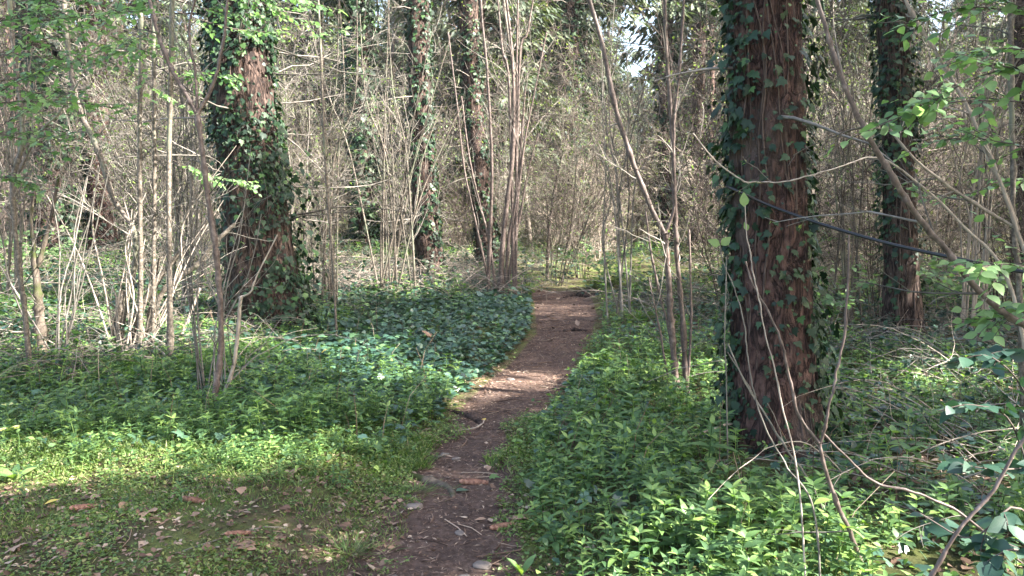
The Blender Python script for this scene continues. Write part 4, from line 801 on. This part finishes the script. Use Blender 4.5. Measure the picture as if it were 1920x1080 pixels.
def stone(label, px, py, s, seed):
    rng = np.random.default_rng(seed); n, k = 9, 14; m = MB(); th = np.linspace(.02, math.pi-.02, n); ph = np.arange(k)*2*math.pi/k; T, A = np.meshgrid(th, ph, indexing='ij'); v = VN(seed, 8); r = 1+.5*(v(A*8/6.2832, T*2)-.5)
    V = np.stack([r*np.sin(T)*np.cos(A)*s, r*np.sin(T)*np.sin(A)*s*.7, r*np.cos(T)*s*.35], -1); i = np.arange(n-1)[:, None]*k; j = np.arange(k)[None]; j2 = (j+1) % k
    m.add(V, [np.stack([i+j, i+k+j, i+k+j2, i+j2], -1).reshape(-1, 4)]); o = m.build('stone', M['stone']); p = gp(px, py); o.location = (p[0], p[1], p[2]+s*.1); o.rotation_euler = (0, 0, rng.uniform(0, 3)); return tag(o, label, 'stone', 'stones on the path')
for lab, px, py, s in [('flat pale stone left of the path below the grass tuft', 776, 953, .045), ('small pale stone on the path above the reddish cone', 856, 858, .03), ('larger grey stone at the bottom of the path', 905, 1050, .045), ('pale stone on the left path edge', 853, 803, .035), ('rounded stone at the bottom edge of the path', 870, 1070, .03), ('small stone in the bare patch left of the flat pale one', 735, 1075, .03), ('pinkish stone on the lower path', 863, 998, .03), ('stone at the left edge of the far bend', 958, 705, .045)]: stone(lab, px, py, s, int(px))
def root(label, pts, r, name='exposed_root', mt='darkbark', lift=0.0):
    P = crsp([gp(*q) for q in pts], 18); P[:, 2] = ground(P[:, 0], P[:, 1])+r*.35*np.sin(np.linspace(0, math.pi, 18))-r*.3+lift; m = MB(); m.tube(P, r*(.35+.65*np.sin(np.linspace(.15, 2.9, 18)))*(1+.15*np.random.default_rng(3).normal(size=18)), 9); return tag(m.build(name, M[mt]), label, 'root' if 'root' in name else 'stick')
root('dark root forming a step at the far end of the path', [(1058, 556), (1080, 553), (1105, 556), (1132, 552)], .07)
root('low root across the path near its far bend', [(1050, 618), (1075, 615), (1110, 617)], .035)
root('root crossing the path from the left beside the grass tuft', [(700, 868), (750, 885), (800, 902), (840, 915), (850, 935)], .028, mt='mossbark')
root('root end poking from the left bank halfway up the path', [(840, 762), (870, 770), (895, 782), (905, 790)], .03)
root('long thin stick lying across the front left ground', [(330, 1075), (420, 1045), (500, 1020), (540, 1014)], .0035, 'fallen_stick', 'twig', .004)
root('short broken stick on the path', [(818, 857), (830, 852), (842, 848)], .012, 'fallen_stick', 'twig', .01)
root('thin curved twig on the path beside the left root', [(845, 803), (880, 800), (903, 790), (908, 778)], .006, 'fallen_stick', 'pale', .008)
root('pale stick lying low at the foot of the thick trunk', [(1300, 905), (1370, 870), (1450, 850), (1530, 845)], .009, 'fallen_stick', 'pale', .15)
# primroses and broad leaves in the front left herbs
def primrose(label, px, py, h, seed):
    rng = np.random.default_rng(seed); p = gp(px, py+25); t = thing('primrose', label, 'flower', p, 'primroses'); s, f = MB(), MB(); s.tube([(0, 0, 0), (.01, 0, h*.6), (0, .0, h)], [.003, .002, .002], 5)
    a = np.arange(6)*1.047; n = 6
    for q in range(4):
        c = np.array([rng.normal(0, .014), rng.normal(0, .014), h+rng.normal(0, .008)]); tilt = rng.normal(size=3)*.6; f.inst(simple(.4, .02), c+np.zeros((n, 3)), np.stack([np.cos(a), np.sin(a), .15+0*a], 1), np.array([[0, 0, 1.]])+tilt+np.zeros((n, 3)), .02)
    s.build('stalk', M['mercury'], t); f.build('petals', M['primrose'], t)
primrose('pale primrose head, leftmost in the front herbs', 10, 852, .16, 1); primrose('pale primrose head just right of the leftmost one', 36, 850, .17, 2); primrose('tall pale primrose head above the other two', 20, 802, .2, 3)
for i, (lab, px, py, s) in enumerate([('tongue shaped leaf standing in the herbs left of the path', 435, 868, .13), ('broad plantain like leaf on a pale rib in the right hand herbs', 1180, 815, .14), ('round broad leaf rising from the right hand herbs', 1165, 765, .07), ('dark broad leaf in the shaded herbs under the forked hazel', 310, 825, .15), ('dandelion like leaf at the right path edge near the bottom', 978, 1030, .12), ('lush primrose leaf rosette at the left edge', 30, 885, .14)]):
    rng = np.random.default_rng(500+i); p = gp(px, py+35); t = MB(); k = 1 if s < .1 else [2, 1, 1, 2, 4, 8][i]; a = rng.uniform(0, 6.3, k); t.inst(lance(.17 if i != 2 else .4, .03, .35, .6), np.zeros((k, 3)), np.stack([np.cos(a)*.5, np.sin(a)*.5, np.ones(k)*(1.2 if i != 5 else .5)], 1), np.stack([np.cos(a)*-.6, -np.sin(a)*.6-.6, np.ones(k)*.6], 1), s*.85)
    o = t.build('broadleaf_plant', M['mercury']); o.location = (p[0], p[1], p[2]+(.1 if i in (1, 2) else 0)); tag(o, lab, 'plant')
# fresh leaves at the tips of the thin shoots
for lab, pts_ in [('pale green bud leaf at the tip of the thin shoot', [(1395, 388, .05, (0, 0, 1)), (1402, 432, .03, (-.4, 0, 1))]), ('pair of fresh leaves at the tip of the left shoot', [(1350, 460, .045, (-1, 0, .5)), (1352, 460, .045, (.8, 0, .7))])]:
    m = MB()
    for px, py, s, ax in pts_: m.inst(OVAL, at(px, py, 2.7)[None], np.array([ax], float), np.array([[0, -1, .3]]), s)
    o = m.build('leaves', M['bud'])
    par = [q for q in bpy.data.objects if q.name.startswith('young_shoot')][0 if 'bud' in lab else 1]; o.parent = par; bpy.context.view_layer.update(); o.matrix_parent_inverse = par.matrix_world.inverted()

# ------------------------------------------------------------------ unseen conifers added beside the view to shade the floor
rng = np.random.default_rng(90)
for i, (x, y) in enumerate([(9.5, 1.5), (10.5, 7), (14, 4), (13, 11), (17, 8), (7, -2.5), (5.6, .2), (16, -1)]):
    t = thing('shade_tree', 'unseen tall conifer added on the right to cast broken shade', 'tree', (x, y, gz(x, y)), 'unseen conifers added to shade the path')
    mb, P, rr = trunk_mesh([(0, 0, -.1), (.1, 0, 6), (0, .1, 12), (0, 0, 18)], [.26, .2, .14, .03], 16, 40, 70+i, .06); mb.build('trunk', M['redbark'], t)
    b, c = conifer_crown(rng, 19, 4.5, 3.6, 20, 8, 30, (x, y), .4); b.build('branches', M['darktwig'], t); c.build('crown', M['needle'], t)

# ------------------------------------------------------------------ one label per thing among the repeats
LM = [(-150, 'left edge'), (86, 'pale ivied trunk'), (184, 'pinkish trunk'), (275, 'upright sapling pair'), (390, 'forked hazel stem'), (470, 'massive ivy trunk'), (605, 'tall thin whip'), (725, 'fan of brown stems'), (800, 'slim ivied trunk'), (925, 'hazel bundle'), (1076, 'path end'), (1170, 'arching forked arm'), (1255, 'forked sapling foot'), (1350, 'thick trunk left flank'), (1450, 'nearest thick trunk'), (1590, 'grey pole clump'), (1690, 'second right ivied trunk'), (1820, 'right leafy sprays'), (1905, 'right edge sapling'), (2100, 'right edge')]
ORD = 'first second third fourth fifth sixth seventh eighth ninth tenth eleventh twelfth thirteenth fourteenth fifteenth sixteenth seventeenth eighteenth nineteenth twentieth'.split()
ORD += ['twenty-'+q for q in ORD[:9]]+['thirtieth']+['thirty-'+q for q in ORD[:9]]
DESC = {'hazel_shrub': None, 'bramble': 'low tangle of thin bramble canes', 'far_conifer_tree': 'grey green conifer', 'bare_tree': 'slender bare tree'}
bk = {}
for o in list(bpy.data.objects):
    if o.parent or not o.get('group'): continue
    st = o.name.split('.')[0]
    if st not in DESC: continue
    u = 960+F*o.location.x/o.location.y; lm_ = min(LM, key=lambda q: abs(q[0]-u))[1]; d = DESC[st] or o['group'].replace('understorey shrubs with ', 'shrub of ')
    bk.setdefault((d, lm_), []).append((o.location.y, o))
for (d, lm_), L in bk.items():
    for i, (_, o) in enumerate(sorted(L, key=lambda q: q[0])): o['label'] = ('%s %s back, behind the %s' % (ORD[min(i, 38)], d, lm_)) if len(L) > 1 else '%s standing behind the %s' % (d, lm_)

for i, o in enumerate([q for q in bpy.data.objects if q.name.startswith('shade_tree')]): o['label'] = 'unseen tall conifer added on the right to shade the path, %s of its row' % ORD[i]

# ------------------------------------------------------------------ the air of the wood
HZ = 0.0005
me = bpy.data.meshes.new('haze'); vs = [(x, y, z) for x in (-310, 310) for y in (-110, 360) for z in (-3, 34)]
me.from_pydata(vs, [], [(0, 1, 3, 2), (4, 6, 7, 5), (0, 4, 5, 1), (2, 3, 7, 6), (0, 2, 6, 4), (1, 5, 7, 3)]); o = bpy.data.objects.new('haze', me); C.objects.link(o); tag(o, 'thin pale woodland haze', 'haze', kind='stuff')
hm = bpy.data.materials.new('pale haze'); hm.use_nodes = True; n = hm.node_tree; n.nodes.remove(n.nodes['Principled BSDF'])
pv = n.nodes.new('ShaderNodeVolumePrincipled'); pv.inputs['Color'].default_value = (.86, .90, .93, 1); pv.inputs['Density'].default_value = HZ; pv.inputs['Anisotropy'].default_value = .2
n.links.new(pv.outputs[0], n.nodes['Material Output'].inputs['Volume']); me.materials.append(hm)
